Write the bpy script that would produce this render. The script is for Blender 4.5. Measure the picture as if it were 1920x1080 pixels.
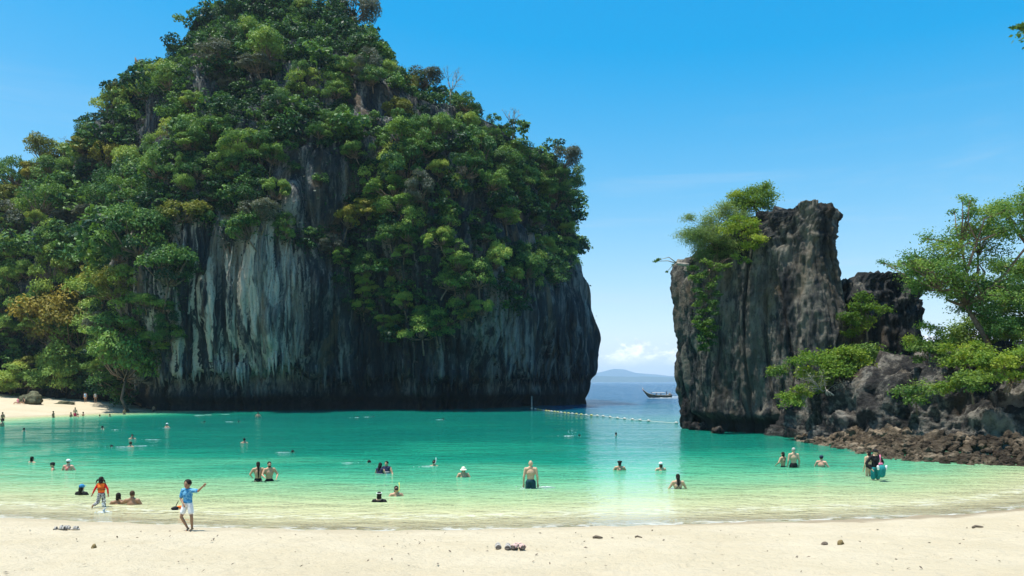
import bpy, bmesh, math, random
import numpy as np
from mathutils import Vector, Matrix

for o in list(bpy.data.objects):
    bpy.data.objects.remove(o)
R = math.radians
scene = bpy.context.scene
C = scene.collection

# ------------------------------------------------------------------ camera
F = 1400.0          # focal length in pixels of a 1920 wide frame
HZ = 716.0          # horizon row
CAMZ = 4.0
cam_d = bpy.data.cameras.new('camera')
cam_d.sensor_width = 36.0
cam_d.lens = F / 1920 * 36.0
cam_d.shift_y = (HZ - 540) / 1920
cam_d.clip_start = 0.1
cam_d.clip_end = 40000
cam = bpy.data.objects.new('camera', cam_d)
cam.location = (0, 0, CAMZ)
cam.rotation_euler = (R(90), 0, 0)
C.objects.link(cam)
scene.camera = cam

# ------------------------------------------------------------------ sun and sky
SUN_EL = R(76)
SUN_AZ = R(-98)      # clockwise from +Y towards +X
SUN_DIR = Vector((math.sin(SUN_AZ) * math.cos(SUN_EL), math.cos(SUN_AZ) * math.cos(SUN_EL), math.sin(SUN_EL)))
sun_d = bpy.data.lights.new('sun', 'SUN')
sun_d.energy = 5.0
sun_d.angle = R(0.53)
sun_d.color = (1.0, 0.95, 0.86)
sun = bpy.data.objects.new('sun', sun_d)
sun.rotation_euler = (-SUN_DIR).to_track_quat('-Z', 'Y').to_euler()
sun.location = (60, 30, 150)
C.objects.link(sun)

SKY_STRENGTH = 0.12
EXPOSURE = 0.5
scene.view_settings.view_transform = 'Standard'
scene.view_settings.look = 'None'
scene.view_settings.exposure = EXPOSURE
scene.view_settings.gamma = 1.0
scene.view_settings.use_curve_mapping = False
scene.render.engine = 'CYCLES'
scene.cycles.use_denoising = True
scene.cycles.max_bounces = 8
scene.cycles.diffuse_bounces = 3
scene.cycles.glossy_bounces = 3
scene.cycles.transparent_max_bounces = 8
scene.cycles.transmission_bounces = 4
scene.cycles.volume_bounces = 1
scene.cycles.caustics_reflective = False
scene.cycles.caustics_refractive = False


# node helpers ------------------------------------------------------
def nd(nt, typ, ins=None, **props):
    n = nt.nodes.new(typ)
    for k, v in props.items():
        setattr(n, k, v)
    for k, v in (ins or {}).items():
        s = n.inputs[k]
        if isinstance(v, bpy.types.NodeSocket):
            nt.links.new(v, s)
        else:
            s.default_value = v
    return n


def mth(nt, op, a, b=None, c=None, clamp=False):
    n = nt.nodes.new('ShaderNodeMath')
    n.operation = op
    n.use_clamp = clamp
    for i, v in enumerate((a, b, c)):
        if v is None:
            continue
        if isinstance(v, bpy.types.NodeSocket):
            nt.links.new(v, n.inputs[i])
        else:
            n.inputs[i].default_value = v
    return n.outputs[0]


def mixc(nt, f, a, b, blend='MIX'):
    n = nt.nodes.new('ShaderNodeMix')
    n.data_type = 'RGBA'
    n.blend_type = blend
    for i, v in ((0, f), (6, a), (7, b)):
        if isinstance(v, bpy.types.NodeSocket):
            nt.links.new(v, n.inputs[i])
        else:
            n.inputs[i].default_value = v if i == 0 else (tuple(v) + (1,))[:4]
    return n.outputs[2]


def ramp(nt, fac, stops, interp='LINEAR'):
    n = nt.nodes.new('ShaderNodeValToRGB')
    n.color_ramp.interpolation = interp
    e = n.color_ramp.elements
    while len(e) < len(stops):
        e.new(0.5)
    for el, (p, c) in zip(e, stops):
        el.position = p
        if not hasattr(c, '__len__'):
            c = (c, c, c)
        el.color = tuple(c) + (1,)
    nt.links.new(fac, n.inputs[0])
    return n.outputs[0]


def smooth(nt, v, a, b):
    n = nt.nodes.new('ShaderNodeMapRange')
    n.interpolation_type = 'SMOOTHSTEP'
    nt.links.new(v, n.inputs[0])
    n.inputs[1].default_value = a
    n.inputs[2].default_value = b
    return n.outputs[0]


def noise(nt, vec, scale, detail=4, rough=0.55, dist=0.0, sx=(1, 1, 1), loc=(0, 0, 0)):
    if sx != (1, 1, 1) or loc != (0, 0, 0):
        m = nd(nt, 'ShaderNodeMapping', {'Vector': vec, 'Scale': sx, 'Location': loc})
        vec = m.outputs[0]
    n = nd(nt, 'ShaderNodeTexNoise', {'Vector': vec, 'Scale': scale, 'Detail': detail, 'Roughness': rough, 'Distortion': dist})
    return n.outputs[0]


def new_mat(name):
    m = bpy.data.materials.new(name)
    m.use_nodes = True
    m.node_tree.nodes.clear()
    out = m.node_tree.nodes.new('ShaderNodeOutputMaterial')
    return m, m.node_tree, out


# world --------------------------------------------------------------
world = bpy.data.worlds.new('World')
scene.world = world
world.use_nodes = True
wn = world.node_tree
wn.nodes.clear()
wo = wn.nodes.new('ShaderNodeOutputWorld')
sky = wn.nodes.new('ShaderNodeTexSky')
sky.sky_type = 'NISHITA'
sky.sun_disc = False
sky.sun_elevation = SUN_EL
sky.sun_rotation = SUN_AZ
sky.altitude = 0
sky.air_density = 1.0
sky.dust_density = 0.4
sky.ozone_density = 2.0
# soft shoulder so that the band at the horizon keeps its colour
den = nd(wn, 'ShaderNodeVectorMath', {0: sky.outputs[0], 1: (0.27, 0.27, 0.27), 2: (1, 1, 1)}, operation='MULTIPLY_ADD')
sft = nd(wn, 'ShaderNodeVectorMath', {0: sky.outputs[0], 1: den.outputs[0]}, operation='DIVIDE')
hsv = nd(wn, 'ShaderNodeHueSaturation', {'Color': sft.outputs[0], 'Hue': 0.497, 'Saturation': 2.15, 'Value': 2.6})
wtc = wn.nodes.new('ShaderNodeTexCoord')
sep = nd(wn, 'ShaderNodeSeparateXYZ', {0: wtc.outputs['Generated']})
el = sep.outputs[2]
wv = wtc.outputs['Generated']
# low cumulus along the horizon
n1 = noise(wn, wv, 11.0, 9, 0.6, 0.3, sx=(1, 1, 2.2), loc=(0.31, 0.2, 0.05))
n2 = noise(wn, wv, 32.0, 6, 0.6, 0.2, sx=(1, 1, 1.6), loc=(0.31, 0.2, 0.05))
dens = mth(wn, 'ADD', mth(wn, 'MULTIPLY', n1, 1.3), mth(wn, 'MULTIPLY', n2, 0.7))
dens = mth(wn, 'SUBTRACT', dens, mth(wn, 'MULTIPLY', mth(wn, 'MAXIMUM', mth(wn, 'SUBTRACT', el, 0.044), -0.012), 7.0))
cmask = mth(wn, 'MULTIPLY', smooth(wn, dens, 0.99, 1.10), smooth(wn, el, 0.016, 0.036))
csh = noise(wn, wv, 32.0, 6, 0.6, 0.2, sx=(1, 1, 1.6), loc=(0.31, 0.2, 0.02))
ccol = mixc(wn, smooth(wn, csh, 0.35, 0.65), (5.0, 5.6, 6.6), (10.5, 10.0, 9.8))
# thin high streaks
n3 = noise(wn, wv, 2.2, 7, 0.65, 0.6, sx=(1, 1, 7))
hmask = mth(wn, 'MULTIPLY', smooth(wn, n3, 0.48, 0.8), mth(wn, 'SUBTRACT', 1.0, smooth(wn, el, 0.1, 0.42)))
hmask = mth(wn, 'MULTIPLY', hmask, 0.45)
skyc = mixc(wn, hmask, hsv.outputs[0], (4.2, 4.8, 5.4))
skyc = mixc(wn, mth(wn, 'MULTIPLY', cmask, 0.9), skyc, ccol)
bg = nd(wn, 'ShaderNodeBackground', {'Color': skyc, 'Strength': SKY_STRENGTH})
wn.links.new(bg.outputs[0], wo.inputs[0])

# ------------------------------------------------------------------ maths helpers
rng = np.random.default_rng(7)
random.seed(7)
_perm = np.random.default_rng(3).permutation(512)
_perm = np.concatenate([_perm, _perm, _perm])
_grad = np.random.default_rng(4).normal(size=(512, 3))
_grad /= np.linalg.norm(_grad, axis=1)[:, None]


def pn(x, y, z):
    x, y, z = np.broadcast_arrays(np.asarray(x, float), np.asarray(y, float), np.asarray(z, float))
    xi, yi, zi = np.floor(x).astype(int), np.floor(y).astype(int), np.floor(z).astype(int)
    xf, yf, zf = x - xi, y - yi, z - zi
    u, v, w = (t * t * t * (t * (t * 6 - 15) + 10) for t in (xf, yf, zf))
    res = 0
    for dx in (0, 1):
        for dy in (0, 1):
            for dz in (0, 1):
                h = _perm[_perm[_perm[(xi + dx) & 511] + ((yi + dy) & 511)] + ((zi + dz) & 511)]
                g = _grad[h]
                d = g[..., 0] * (xf - dx) + g[..., 1] * (yf - dy) + g[..., 2] * (zf - dz)
                res = res + d * (u if dx else 1 - u) * (v if dy else 1 - v) * (w if dz else 1 - w)
    return res * 1.6


def fbm(x, y, z, octv=4, gain=0.5, lac=2.03):
    r, a = 0, 1.0
    for i in range(octv):
        r = r + a * pn(x + 17.3 * i, y - 9.1 * i, z + 5.7 * i)
        x, y, z = x * lac, y * lac, z * lac
        a *= gain
    return r


def sstep(a, b, x):
    t = np.clip((x - a) / (b - a), 0, 1)
    return t * t * (3 - 2 * t)


def itp(pts):
    xs = np.array([p[0] for p in pts], float)
    ys = np.array([p[1] for p in pts], float)
    return lambda v: np.interp(v, xs, ys)


# ------------------------------------------------------------------ mesh helpers
def mesh_np(name, verts, faces, mats=(), smooth_shade=False, attrs=None):
    """verts (n,3); faces (m,3|4) int array or list of such arrays"""
    me = bpy.data.meshes.new(name)
    if not isinstance(faces, list):
        faces = [faces]
    faces = [np.asarray(f, np.int32) for f in faces if len(f)]
    verts = np.asarray(verts, np.float32)
    me.vertices.add(len(verts))
    me.vertices.foreach_set('co', verts.ravel())
    nl = sum(f.size for f in faces)
    nf = sum(len(f) for f in faces)
    me.loops.add(nl)
    me.polygons.add(nf)
    me.loops.foreach_set('vertex_index', np.concatenate([f.ravel() for f in faces]))
    starts, s = [], 0
    for f in faces:
        k = f.shape[1]
        starts.append(s + np.arange(len(f)) * k)
        s += f.size
    me.polygons.foreach_set('loop_start', np.concatenate(starts).astype(np.int32))
    me.update(calc_edges=True)
    if smooth_shade:
        me.polygons.foreach_set('use_smooth', np.ones(nf, bool))
    for m in mats:
        me.materials.append(m)
    for k, a in (attrs or {}).items():
        at = me.attributes.new(k, 'FLOAT', 'POINT')
        at.data.foreach_set('value', np.asarray(a, np.float32))
    me.validate()
    return me


def link(name, me, parent=None, loc=None, rot=None, scale=None):
    o = bpy.data.objects.new(name, me)
    C.objects.link(o)
    if parent is not None:
        o.parent = parent
    if loc is not None:
        o.location = loc
    if rot is not None:
        o.rotation_euler = rot
    if scale is not None:
        o.scale = scale if hasattr(scale, '__len__') else (scale,) * 3
    return o


def tag(o, label=None, cat=None, group=None, kind=None):
    if label:
        o['label'] = label
    if cat:
        o['category'] = cat
    if group:
        o['group'] = group
    if kind:
        o['kind'] = kind
    return o


class Geo:
    """collects vertices and faces (tris and quads)"""
    def __init__(s):
        s.v, s.q, s.t, s.n, s.a = [], [], [], 0, []

    def add(s, v, q=None, t=None, a=0.0):
        v = np.asarray(v, float).reshape(-1, 3)
        if q is not None and len(q):
            s.q.append(np.asarray(q, int) + s.n)
        if t is not None and len(t):
            s.t.append(np.asarray(t, int) + s.n)
        s.v.append(v)
        s.a.append(np.broadcast_to(np.asarray(a, float), (len(v),)))
        s.n += len(v)

    def mesh(s, name, mats, smooth_shade=False, attr=None):
        f = []
        if s.q:
            f.append(np.concatenate(s.q))
        if s.t:
            f.append(np.concatenate(s.t))
        v = np.concatenate(s.v)
        return mesh_np(name, v, f, mats, smooth_shade, {attr: np.concatenate(s.a)} if attr else None)

    def tube(s, pts, rad, k=6, caps=True):
        pts = np.asarray(pts, float)
        n = len(pts)
        rad = np.broadcast_to(np.asarray(rad, float), (n,))
        tan = np.gradient(pts, axis=0)
        tan /= np.linalg.norm(tan, axis=1)[:, None] + 1e-9
        ref = np.array([0.31, 0.23, 0.92])
        if abs(tan[0] @ ref) > 0.9:
            ref = np.array([0.9, 0.3, 0.1])
        u = np.cross(tan, ref)
        u /= np.linalg.norm(u, axis=1)[:, None] + 1e-9
        w = np.cross(tan, u)
        an = np.arange(k) / k * 2 * np.pi
        ring = pts[:, None] + rad[:, None, None] * (np.cos(an)[None, :, None] * u[:, None] + np.sin(an)[None, :, None] * w[:, None])
        i, j = np.meshgrid(np.arange(n - 1), np.arange(k), indexing='ij')
        j2 = (j + 1) % k
        q = np.stack([i * k + j, i * k + j2, (i + 1) * k + j2, (i + 1) * k + j], -1).reshape(-1, 4)
        v = ring.reshape(-1, 3)
        t = []
        if caps:
            v = np.concatenate([v, pts[:1], pts[-1:]])
            a = np.arange(k)
            b = (a + 1) % k
            t = np.concatenate([np.stack([b, a, np.full(k, n * k)], -1),
                                np.stack([(n - 1) * k + a, (n - 1) * k + b, np.full(k, n * k + 1)], -1)])
        s.add(v, q, t)

    def ell(s, c, r, rot=None, nu=12, nv=8):
        th = np.linspace(0, np.pi, nv + 1)[1:-1]
        ph = np.arange(nu) / nu * 2 * np.pi
        v = np.stack([np.sin(th)[:, None] * np.cos(ph), np.sin(th)[:, None] * np.sin(ph), np.cos(th)[:, None] * np.ones(nu)], -1).reshape(-1, 3)
        v = np.concatenate([v, [[0, 0, 1], [0, 0, -1]]]) * np.asarray(r, float)
        if rot is not None:
            v = v @ np.array(rot).T
        v = v + np.asarray(c, float)
        i, j = np.meshgrid(np.arange(nv - 2), np.arange(nu), indexing='ij')
        j2 = (j + 1) % nu
        q = np.stack([i * nu + j, (i + 1) * nu + j, (i + 1) * nu + j2, i * nu + j2], -1).reshape(-1, 4)
        a = np.arange(nu)
        b = (a + 1) % nu
        m = (nv - 1) * nu
        t = np.concatenate([np.stack([a, b, np.full(nu, m)], -1), np.stack([m - nu + b, m - nu + a, np.full(nu, m + 1)], -1)])
        s.add(v, q, t)

    def cap(s, p0, r0, p1, r1, k=10, flat=1.0):
        """tapered capsule"""
        p0, p1 = np.asarray(p0, float), np.asarray(p1, float)
        d = p1 - p0
        L = np.linalg.norm(d) + 1e-9
        d = d / L
        ts = [-1, -0.85, -0.5, 0]
        pts, rr = [], []
        for t in ts:
            pts.append(p0 + d * r0 * t)
            rr.append(r0 * math.sqrt(max(1 - t * t, 0.0004)))
        for t in (0, 0.5, 0.85, 1):
            pts.append(p1 + d * r1 * t)
            rr.append(r1 * math.sqrt(max(1 - t * t, 0.0004)))
        s.tube(pts, rr, k)

    def box(s, c, h, rot=None):
        v = np.array([[x, y, z] for x in (-1, 1) for y in (-1, 1) for z in (-1, 1)], float) * np.asarray(h, float)
        if rot is not None:
            v = v @ np.array(rot).T
        s.add(v + np.asarray(c, float), [[0, 1, 3, 2], [4, 6, 7, 5], [0, 4, 5, 1], [2, 3, 7, 6], [0, 2, 6, 4], [1, 5, 7, 3]])


def cards(P, N, size, aspect=0.55, seed=0, droop=0.25):
    """leaf cards: pointed folded diamonds. P (n,3) centres, N (n,3) facing"""
    r = np.random.default_rng(seed)
    n = len(P)
    N = N / (np.linalg.norm(N, axis=1)[:, None] + 1e-9)
    d = r.normal(size=(n, 3))
    d -= (d * N).sum(1)[:, None] * N
    d /= np.linalg.norm(d, axis=1)[:, None] + 1e-9
    e = np.cross(N, d)
    s = np.broadcast_to(np.asarray(size, float), (n,))[:, None]
    a = P - d * s * 0.5
    b = P + e * s * aspect * 0.5 - d * s * 0.05 - N * s * 0.08
    c = P + d * s * 0.5 - N * s * droop
    f = P - e * s * aspect * 0.5 - d * s * 0.05 - N * s * 0.08
    v = np.stack([a, b, c, f], 1).reshape(-1, 3)
    q = np.arange(n * 4).reshape(-1, 4)
    return v, q


# ground shape ---------------------------------------------------------
Ys_f = itp([(-60, 40), (-30, 25.5), (-15, 21.6), (-9, 20.6), (0, 20.3), (5, 20.6), (10, 21.7), (16.3, 23.9), (22, 27.5), (26, 31), (32, 36), (60, 45)])


def shore_s(x):
    return (Ys_f(x - 2) + Ys_f(x) + Ys_f(x + 2)) / 3


def far_xs(y):
    return np.where(y > 83, -57 + (y - 83) * 0.26, -57 - (83 - y) * 0.35)


def ground_h(x, y):
    x, y = np.asarray(x, float), np.asarray(y, float)
    u = shore_s(x) + 0.35 * np.sin(x * 0.33) - y
    up = np.where(u > 0, 0.11 * u - 0.0008 * u * u, 0)
    dn = np.where(u < 0, -u, 0)
    dep = np.interp(dn, [0, 4, 8, 14, 22, 35, 60, 90, 120, 250], [0, 0.3, 0.75, 1.25, 1.75, 2.4, 2.9, 3.2, 4.5, 12.0])
    near = np.minimum(up, 2.6) - dep
    w = far_xs(y) + 1.2 * np.sin(y * 0.21) - x
    upf = np.clip(0.075 * w, 0, 2.4)
    dnf = np.interp(-w, [0, 3, 8, 20, 60], [0, 0.25, 0.8, 2.2, 12.0])
    far = np.where(w > 0, upf, -dnf)
    near = near - 4.0 * sstep(76, 108, y) * sstep(0, 9, x)      # the channel floor drops away
    return np.maximum(near, far)


def W(px, py, z=0.0):
    y = F * (CAMZ - z) / (py - HZ)
    return np.array([(px - 960) * y / F, y, z])


def G(px, py):
    z = 0.0
    for _ in range(30):
        p = W(px, py, z)
        z = 0.5 * z + 0.5 * float(max(ground_h(p[0], p[1]), 0.0))
    return W(px, py, z)


def at(px, py, y):
    return np.array([(px - 960) * y / F, y, CAMZ + (HZ - py) * y / F])

# ================================================================== MATERIALS OF THE SETTING
def sand_material():
    m, nt, out = new_mat('coral_sand')
    geo = nd(nt, 'ShaderNodeNewGeometry')
    pos = geo.outputs['Position']
    sp = nd(nt, 'ShaderNodeSeparateXYZ', {0: pos})
    a = noise(nt, pos, 0.35, 5, 0.6)
    b = noise(nt, pos, 7.0, 6, 0.7)
    col = mixc(nt, smooth(nt, a, 0.3, 0.7), (0.48, 0.408, 0.278), (0.53, 0.458, 0.328))
    col = mixc(nt, mth(nt, 'MULTIPLY', smooth(nt, b, 0.5, 0.75), 0.35), col, (0.37, 0.30, 0.20))
    speck = noise(nt, pos, 38.0, 2, 0.5)
    col = mixc(nt, mth(nt, 'MULTIPLY', smooth(nt, speck, 0.70, 0.78), 0.22), col, (0.25, 0.19, 0.12))
    # wet sand just above the water line: darker and smoother, wavy edge
    wl = mth(nt, 'ADD', sp.outputs[2], mth(nt, 'MULTIPLY', mth(nt, 'SUBTRACT', noise(nt, pos, 0.5, 3), 0.5), 0.14))
    wet = mth(nt, 'MULTIPLY', mth(nt, 'SUBTRACT', 1.0, smooth(nt, wl, 0.045, 0.10)), smooth(nt, sp.outputs[2], -0.02, 0.012))
    wet = mth(nt, 'MULTIPLY', wet, mth(nt, 'ADD', 0.25, mth(nt, 'MULTIPLY', smooth(nt, sp.outputs[0], 2.0, 9.0), 0.75)))
    col = mixc(nt, mth(nt, 'MULTIPLY', wet, 0.75), col, (0.27, 0.205, 0.125))
    rough = mth(nt, 'SUBTRACT', 0.95, mth(nt, 'MULTIPLY', wet, 0.45))
    bmp = nd(nt, 'ShaderNodeBump', {'Height': mth(nt, 'ADD', mth(nt, 'MULTIPLY', b, 0.6), noise(nt, pos, 2.2, 5, 0.6)), 'Strength': 0.8, 'Distance': 0.16})
    p = nd(nt, 'ShaderNodeBsdfPrincipled', {'Base Color': col, 'Roughness': rough, 'Specular IOR Level': 0.2, 'Normal': bmp.outputs[0]})
    nt.links.new(p.outputs[0], out.inputs[0])
    return m


def sea_material():
    m, nt, out = new_mat('sea_water')
    geo = nd(nt, 'ShaderNodeNewGeometry')
    pos = geo.outputs['Position']
    d0 = nd(nt, 'ShaderNodeAttribute', attribute_name='depth').outputs['Fac']
    pv = noise(nt, pos, 0.12, 4, 0.6, 0.4, sx=(0.5, 1, 1))
    d = mth(nt, 'MULTIPLY', d0, mth(nt, 'ADD', 0.45, mth(nt, 'MULTIPLY', pv, 1.1)))
    opac = mth(nt, 'SUBTRACT', 1.0, mth(nt, 'EXPONENT', mth(nt, 'MULTIPLY', d, -14.0)))
    body = ramp(nt, mth(nt, 'MULTIPLY', d, 0.1), [(0.0, (0.62, 0.54, 0.33)), (0.02, (0.53, 0.52, 0.29)), (0.045, (0.35, 0.47, 0.24)), (0.095, (0.10, 0.40, 0.22)), (0.145, (0.012, 0.25, 0.155)),
                                                  (0.195, (0.004, 0.165, 0.115)), (0.29, (0.002, 0.135, 0.105)), (0.36, (0.002, 0.12, 0.105)), (0.8, (0.003, 0.062, 0.135))])
    # ripples, long in X
    w1 = noise(nt, pos, 1.1, 4, 0.6, 0.5, sx=(0.55, 1.25, 1))
    w2 = noise(nt, pos, 4.0, 3, 0.6, 0.4, sx=(0.6, 1.3, 1))
    w3 = noise(nt, pos, 0.22, 3, 0.5, 0.3, sx=(0.4, 1.2, 1))
    hgt = mth(nt, 'ADD', mth(nt, 'MULTIPLY', w1, 0.20), mth(nt, 'ADD', mth(nt, 'MULTIPLY', w2, 0.06), mth(nt, 'MULTIPLY', w3, 0.3)))
    spp = nd(nt, 'ShaderNodeSeparateXYZ', {0: pos})
    w4 = noise(nt, pos, 0.16, 4, 0.6, 0.4, sx=(0.6, 1.2, 1))
    chop = smooth(nt, spp.outputs[1], 78.0, 130.0)      # wind chop outside the sheltered bay
    hgt = mth(nt, 'ADD', hgt, mth(nt, 'MULTIPLY', mth(nt, 'MULTIPLY', w4, 2.6), chop))
    bmp = nd(nt, 'ShaderNodeBump', {'Height': hgt, 'Strength': 0.8, 'Distance': 1.0})
    N = bmp.outputs[0]
    tr = nd(nt, 'ShaderNodeBsdfTransparent', {'Color': (0.93, 1.0, 0.96, 1)})
    df = nd(nt, 'ShaderNodeBsdfDiffuse', {'Color': body, 'Normal': N})
    low = nd(nt, 'ShaderNodeMixShader', {0: opac, 1: tr.outputs[0], 2: df.outputs[0]})
    gl = nd(nt, 'ShaderNodeBsdfGlossy', {'Color': (1, 1, 1, 1), 'Roughness': 0.08, 'Normal': N})
    fr = nd(nt, 'ShaderNodeFresnel', {'IOR': 1.33, 'Normal': N})
    ff = mth(nt, 'MULTIPLY', fr.outputs[0], 0.92)
    mx = nd(nt, 'ShaderNodeMixShader', {0: ff, 1: low.outputs[0], 2: gl.outputs[0]})
    # foam on the swash line
    fo = noise(nt, pos, 2.6, 5, 0.65, 0.8, sx=(0.6, 1.2, 1))
    edge = mth(nt, 'SUBTRACT', 1.0, smooth(nt, d0, 0.0, 0.05))
    band = mth(nt, 'MULTIPLY', smooth(nt, d0, 0.10, 0.14), mth(nt, 'SUBTRACT', 1.0, smooth(nt, d0, 0.14, 0.24)))
    fm = mth(nt, 'MULTIPLY', mth(nt, 'ADD', mth(nt, 'MULTIPLY', edge, 0.9), mth(nt, 'MULTIPLY', band, 0.5)), smooth(nt, fo, 0.47, 0.6), clamp=True)
    fm = mth(nt, 'MULTIPLY', fm, 0.45)
    foam = nd(nt, 'ShaderNodeBsdfDiffuse', {'Color': (0.8, 0.8, 0.76, 1)})
    mx2 = nd(nt, 'ShaderNodeMixShader', {0: fm, 1: mx.outputs[0], 2: foam.outputs[0]})
    nt.links.new(mx2.outputs[0], out.inputs[0])
    return m


def rock_material(name, dark, mid, light, warm, streak=0.06, pale=None, pale_amt=0.0, base_z=None, pale_mix=0.85, pale_col=(0.46, 0.43, 0.36)):
    m, nt, out = new_mat(name)
    pos = nd(nt, 'ShaderNodeNewGeometry').outputs['Position']
    sp = nd(nt, 'ShaderNodeSeparateXYZ', {0: pos})
    warp = noise(nt, pos, 0.16, 3, 0.5)
    wv = nd(nt, 'ShaderNodeVectorMath', {0: pos, 1: nd(nt, 'ShaderNodeCombineXYZ', {0: mth(nt, 'MULTIPLY', warp, 1.6), 1: warp, 2: 0.0}).outputs[0]}, operation='ADD').outputs[0]
    s1 = noise(nt, wv, 0.75, 7, 0.62, 0.0, sx=(1, 1, streak))
    s2 = noise(nt, wv, 2.6, 5, 0.65, 0.0, sx=(1, 1, streak * 1.8))
    big = noise(nt, pos, 0.11, 4, 0.6, 0.3, sx=(1, 1, 0.5))
    f = mth(nt, 'ADD', mth(nt, 'MULTIPLY', s1, 0.62), mth(nt, 'MULTIPLY', s2, 0.38))
    f = mth(nt, 'ADD', f, mth(nt, 'MULTIPLY', mth(nt, 'SUBTRACT', big, 0.5), 0.55))
    if pale is not None:
        x0, x1, z0, z1 = pale
        px = mth(nt, 'MULTIPLY', smooth(nt, sp.outputs[0], x0 - 4, x0 + 4), mth(nt, 'SUBTRACT', 1.0, smooth(nt, sp.outputs[0], x1 - 4, x1 + 4)))
        pz = mth(nt, 'MULTIPLY', smooth(nt, sp.outputs[2], z0 - 2, z0 + 2), mth(nt, 'SUBTRACT', 1.0, smooth(nt, sp.outputs[2], z1 - 6, z1 + 4)))
        f = mth(nt, 'ADD', f, mth(nt, 'MULTIPLY', mth(nt, 'MULTIPLY', px, pz), pale_amt))
    col = ramp(nt, f, [(0.40, dark), (0.52, mid), (0.60, light), (0.68, [min(1, c * 1.35) for c in light])])
    if pale is not None:
        s3 = noise(nt, wv, 0.62, 4, 0.5, 0.0, sx=(1, 1, streak * 0.5), loc=(3, 7, 0))
        pm = mth(nt, 'MULTIPLY', mth(nt, 'MULTIPLY', px, pz), smooth(nt, mth(nt, 'ADD', s3, mth(nt, 'MULTIPLY', mth(nt, 'SUBTRACT', s2, 0.5), 0.35)), 0.49, 0.56))
        col = mixc(nt, mth(nt, 'MULTIPLY', pm, pale_mix), col, pale_col)
    wm = noise(nt, pos, 0.35, 5, 0.6, 0.3, sx=(1, 1, 0.3), loc=(5, 2, 1))
    col = mixc(nt, mth(nt, 'MULTIPLY', smooth(nt, wm, 0.52, 0.72), 0.75), col, warm)
    fine = noise(nt, pos, 3.2, 8, 0.7, 0.2)
    col = mixc(nt, mth(nt, 'MULTIPLY', smooth(nt, fine, 0.52, 0.7), 0.65), col, dark)
    if base_z is not None:   # darker towards the waterline, with a ragged upper edge
        tz = mth(nt, 'ADD', sp.outputs[2], mth(nt, 'MULTIPLY', mth(nt, 'SUBTRACT', noise(nt, pos, 0.6, 4), 0.5), 1.6))
        col = mixc(nt, mth(nt, 'SUBTRACT', 0.9, mth(nt, 'MULTIPLY', smooth(nt, tz, base_z * 0.55, base_z), 0.9)), col, (0.018, 0.018, 0.017))
    hh = mth(nt, 'ADD', mth(nt, 'MULTIPLY', s2, 0.5), mth(nt, 'MULTIPLY', fine, 0.6))
    bmp = nd(nt, 'ShaderNodeBump', {'Height': hh, 'Strength': 0.9, 'Distance': 0.5})
    p = nd(nt, 'ShaderNodeBsdfPrincipled', {'Base Color': col, 'Roughness': 0.9, 'Specular IOR Level': 0.15, 'Normal': bmp.outputs[0]})
    nt.links.new(p.outputs[0], out.inputs[0])
    return m


def plain(name, col, rough=0.7, spec=0.3, var=0.15, scale=9.0, metal=0.0):
    m, nt, out = new_mat(name)
    pos = nd(nt, 'ShaderNodeTexCoord').outputs['Object']
    n = noise(nt, pos, scale, 4, 0.6)
    c = mixc(nt, smooth(nt, n, 0.3, 0.7), [x * (1 - var) for x in col], [min(1, x * (1 + var)) for x in col])
    p = nd(nt, 'ShaderNodeBsdfPrincipled', {'Base Color': c, 'Roughness': rough, 'Specular IOR Level': spec, 'Metallic': metal})
    nt.links.new(p.outputs[0], out.inputs[0])
    return m


def leaf_material(name, stops, trans=0.22, rnd=0.55, gloss=0.12):
    m, nt, out = new_mat(name)
    oi = nd(nt, 'ShaderNodeObjectInfo').outputs['Random']
    tint = nd(nt, 'ShaderNodeAttribute', attribute_name='tint').outputs['Fac']
    f = mth(nt, 'ADD', mth(nt, 'MULTIPLY', oi, rnd), mth(nt, 'MULTIPLY', tint, 1 - rnd))
    col = ramp(nt, f, stops)
    p = nd(nt, 'ShaderNodeBsdfPrincipled', {'Base Color': col, 'Roughness': 0.5, 'Specular IOR Level': gloss})
    t = nd(nt, 'ShaderNodeBsdfTranslucent', {'Color': mixc(nt, 1.0, col, (1.3, 1.25, 0.5), 'MULTIPLY')})
    mx = nd(nt, 'ShaderNodeMixShader', {0: trans, 1: p.outputs[0], 2: t.outputs[0]})
    nt.links.new(mx.outputs[0], out.inputs[0])
    return m


M = {}
M['sand'] = sand_material()
M['sea'] = sea_material()
M['cliff'] = rock_material('limestone_streaked', (0.008, 0.012, 0.016), (0.032, 0.042, 0.048), (0.17, 0.17, 0.155), (0.15, 0.105, 0.06),
                           0.032, pale=(-53, -29, 4, 31), pale_amt=0.05, base_z=3.0)
M['stack'] = rock_material('limestone_weathered', (0.008, 0.010, 0.012), (0.040, 0.042, 0.041), (0.15, 0.138, 0.112), (0.14, 0.105, 0.064),
                           0.16, pale=(12, 27, 1, 13), pale_amt=0.02, base_z=1.6, pale_mix=0.35, pale_col=(0.22, 0.19, 0.145))
M['shelf'] = rock_material('shore_rock', (0.010, 0.010, 0.011), (0.040, 0.038, 0.035), (0.16, 0.148, 0.125), (0.10, 0.07, 0.042), 0.5)
M['rubble'] = rock_material('oyster_rubble', (0.03, 0.022, 0.015), (0.10, 0.076, 0.05), (0.27, 0.21, 0.145), (0.14, 0.098, 0.058), 1.0)
M['bark'] = plain('bark', (0.16, 0.12, 0.085), 0.9, 0.1, 0.35, 6)
M['bark_pale'] = plain('bark_pale', (0.30, 0.27, 0.23), 0.9, 0.1, 0.3, 6)
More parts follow.
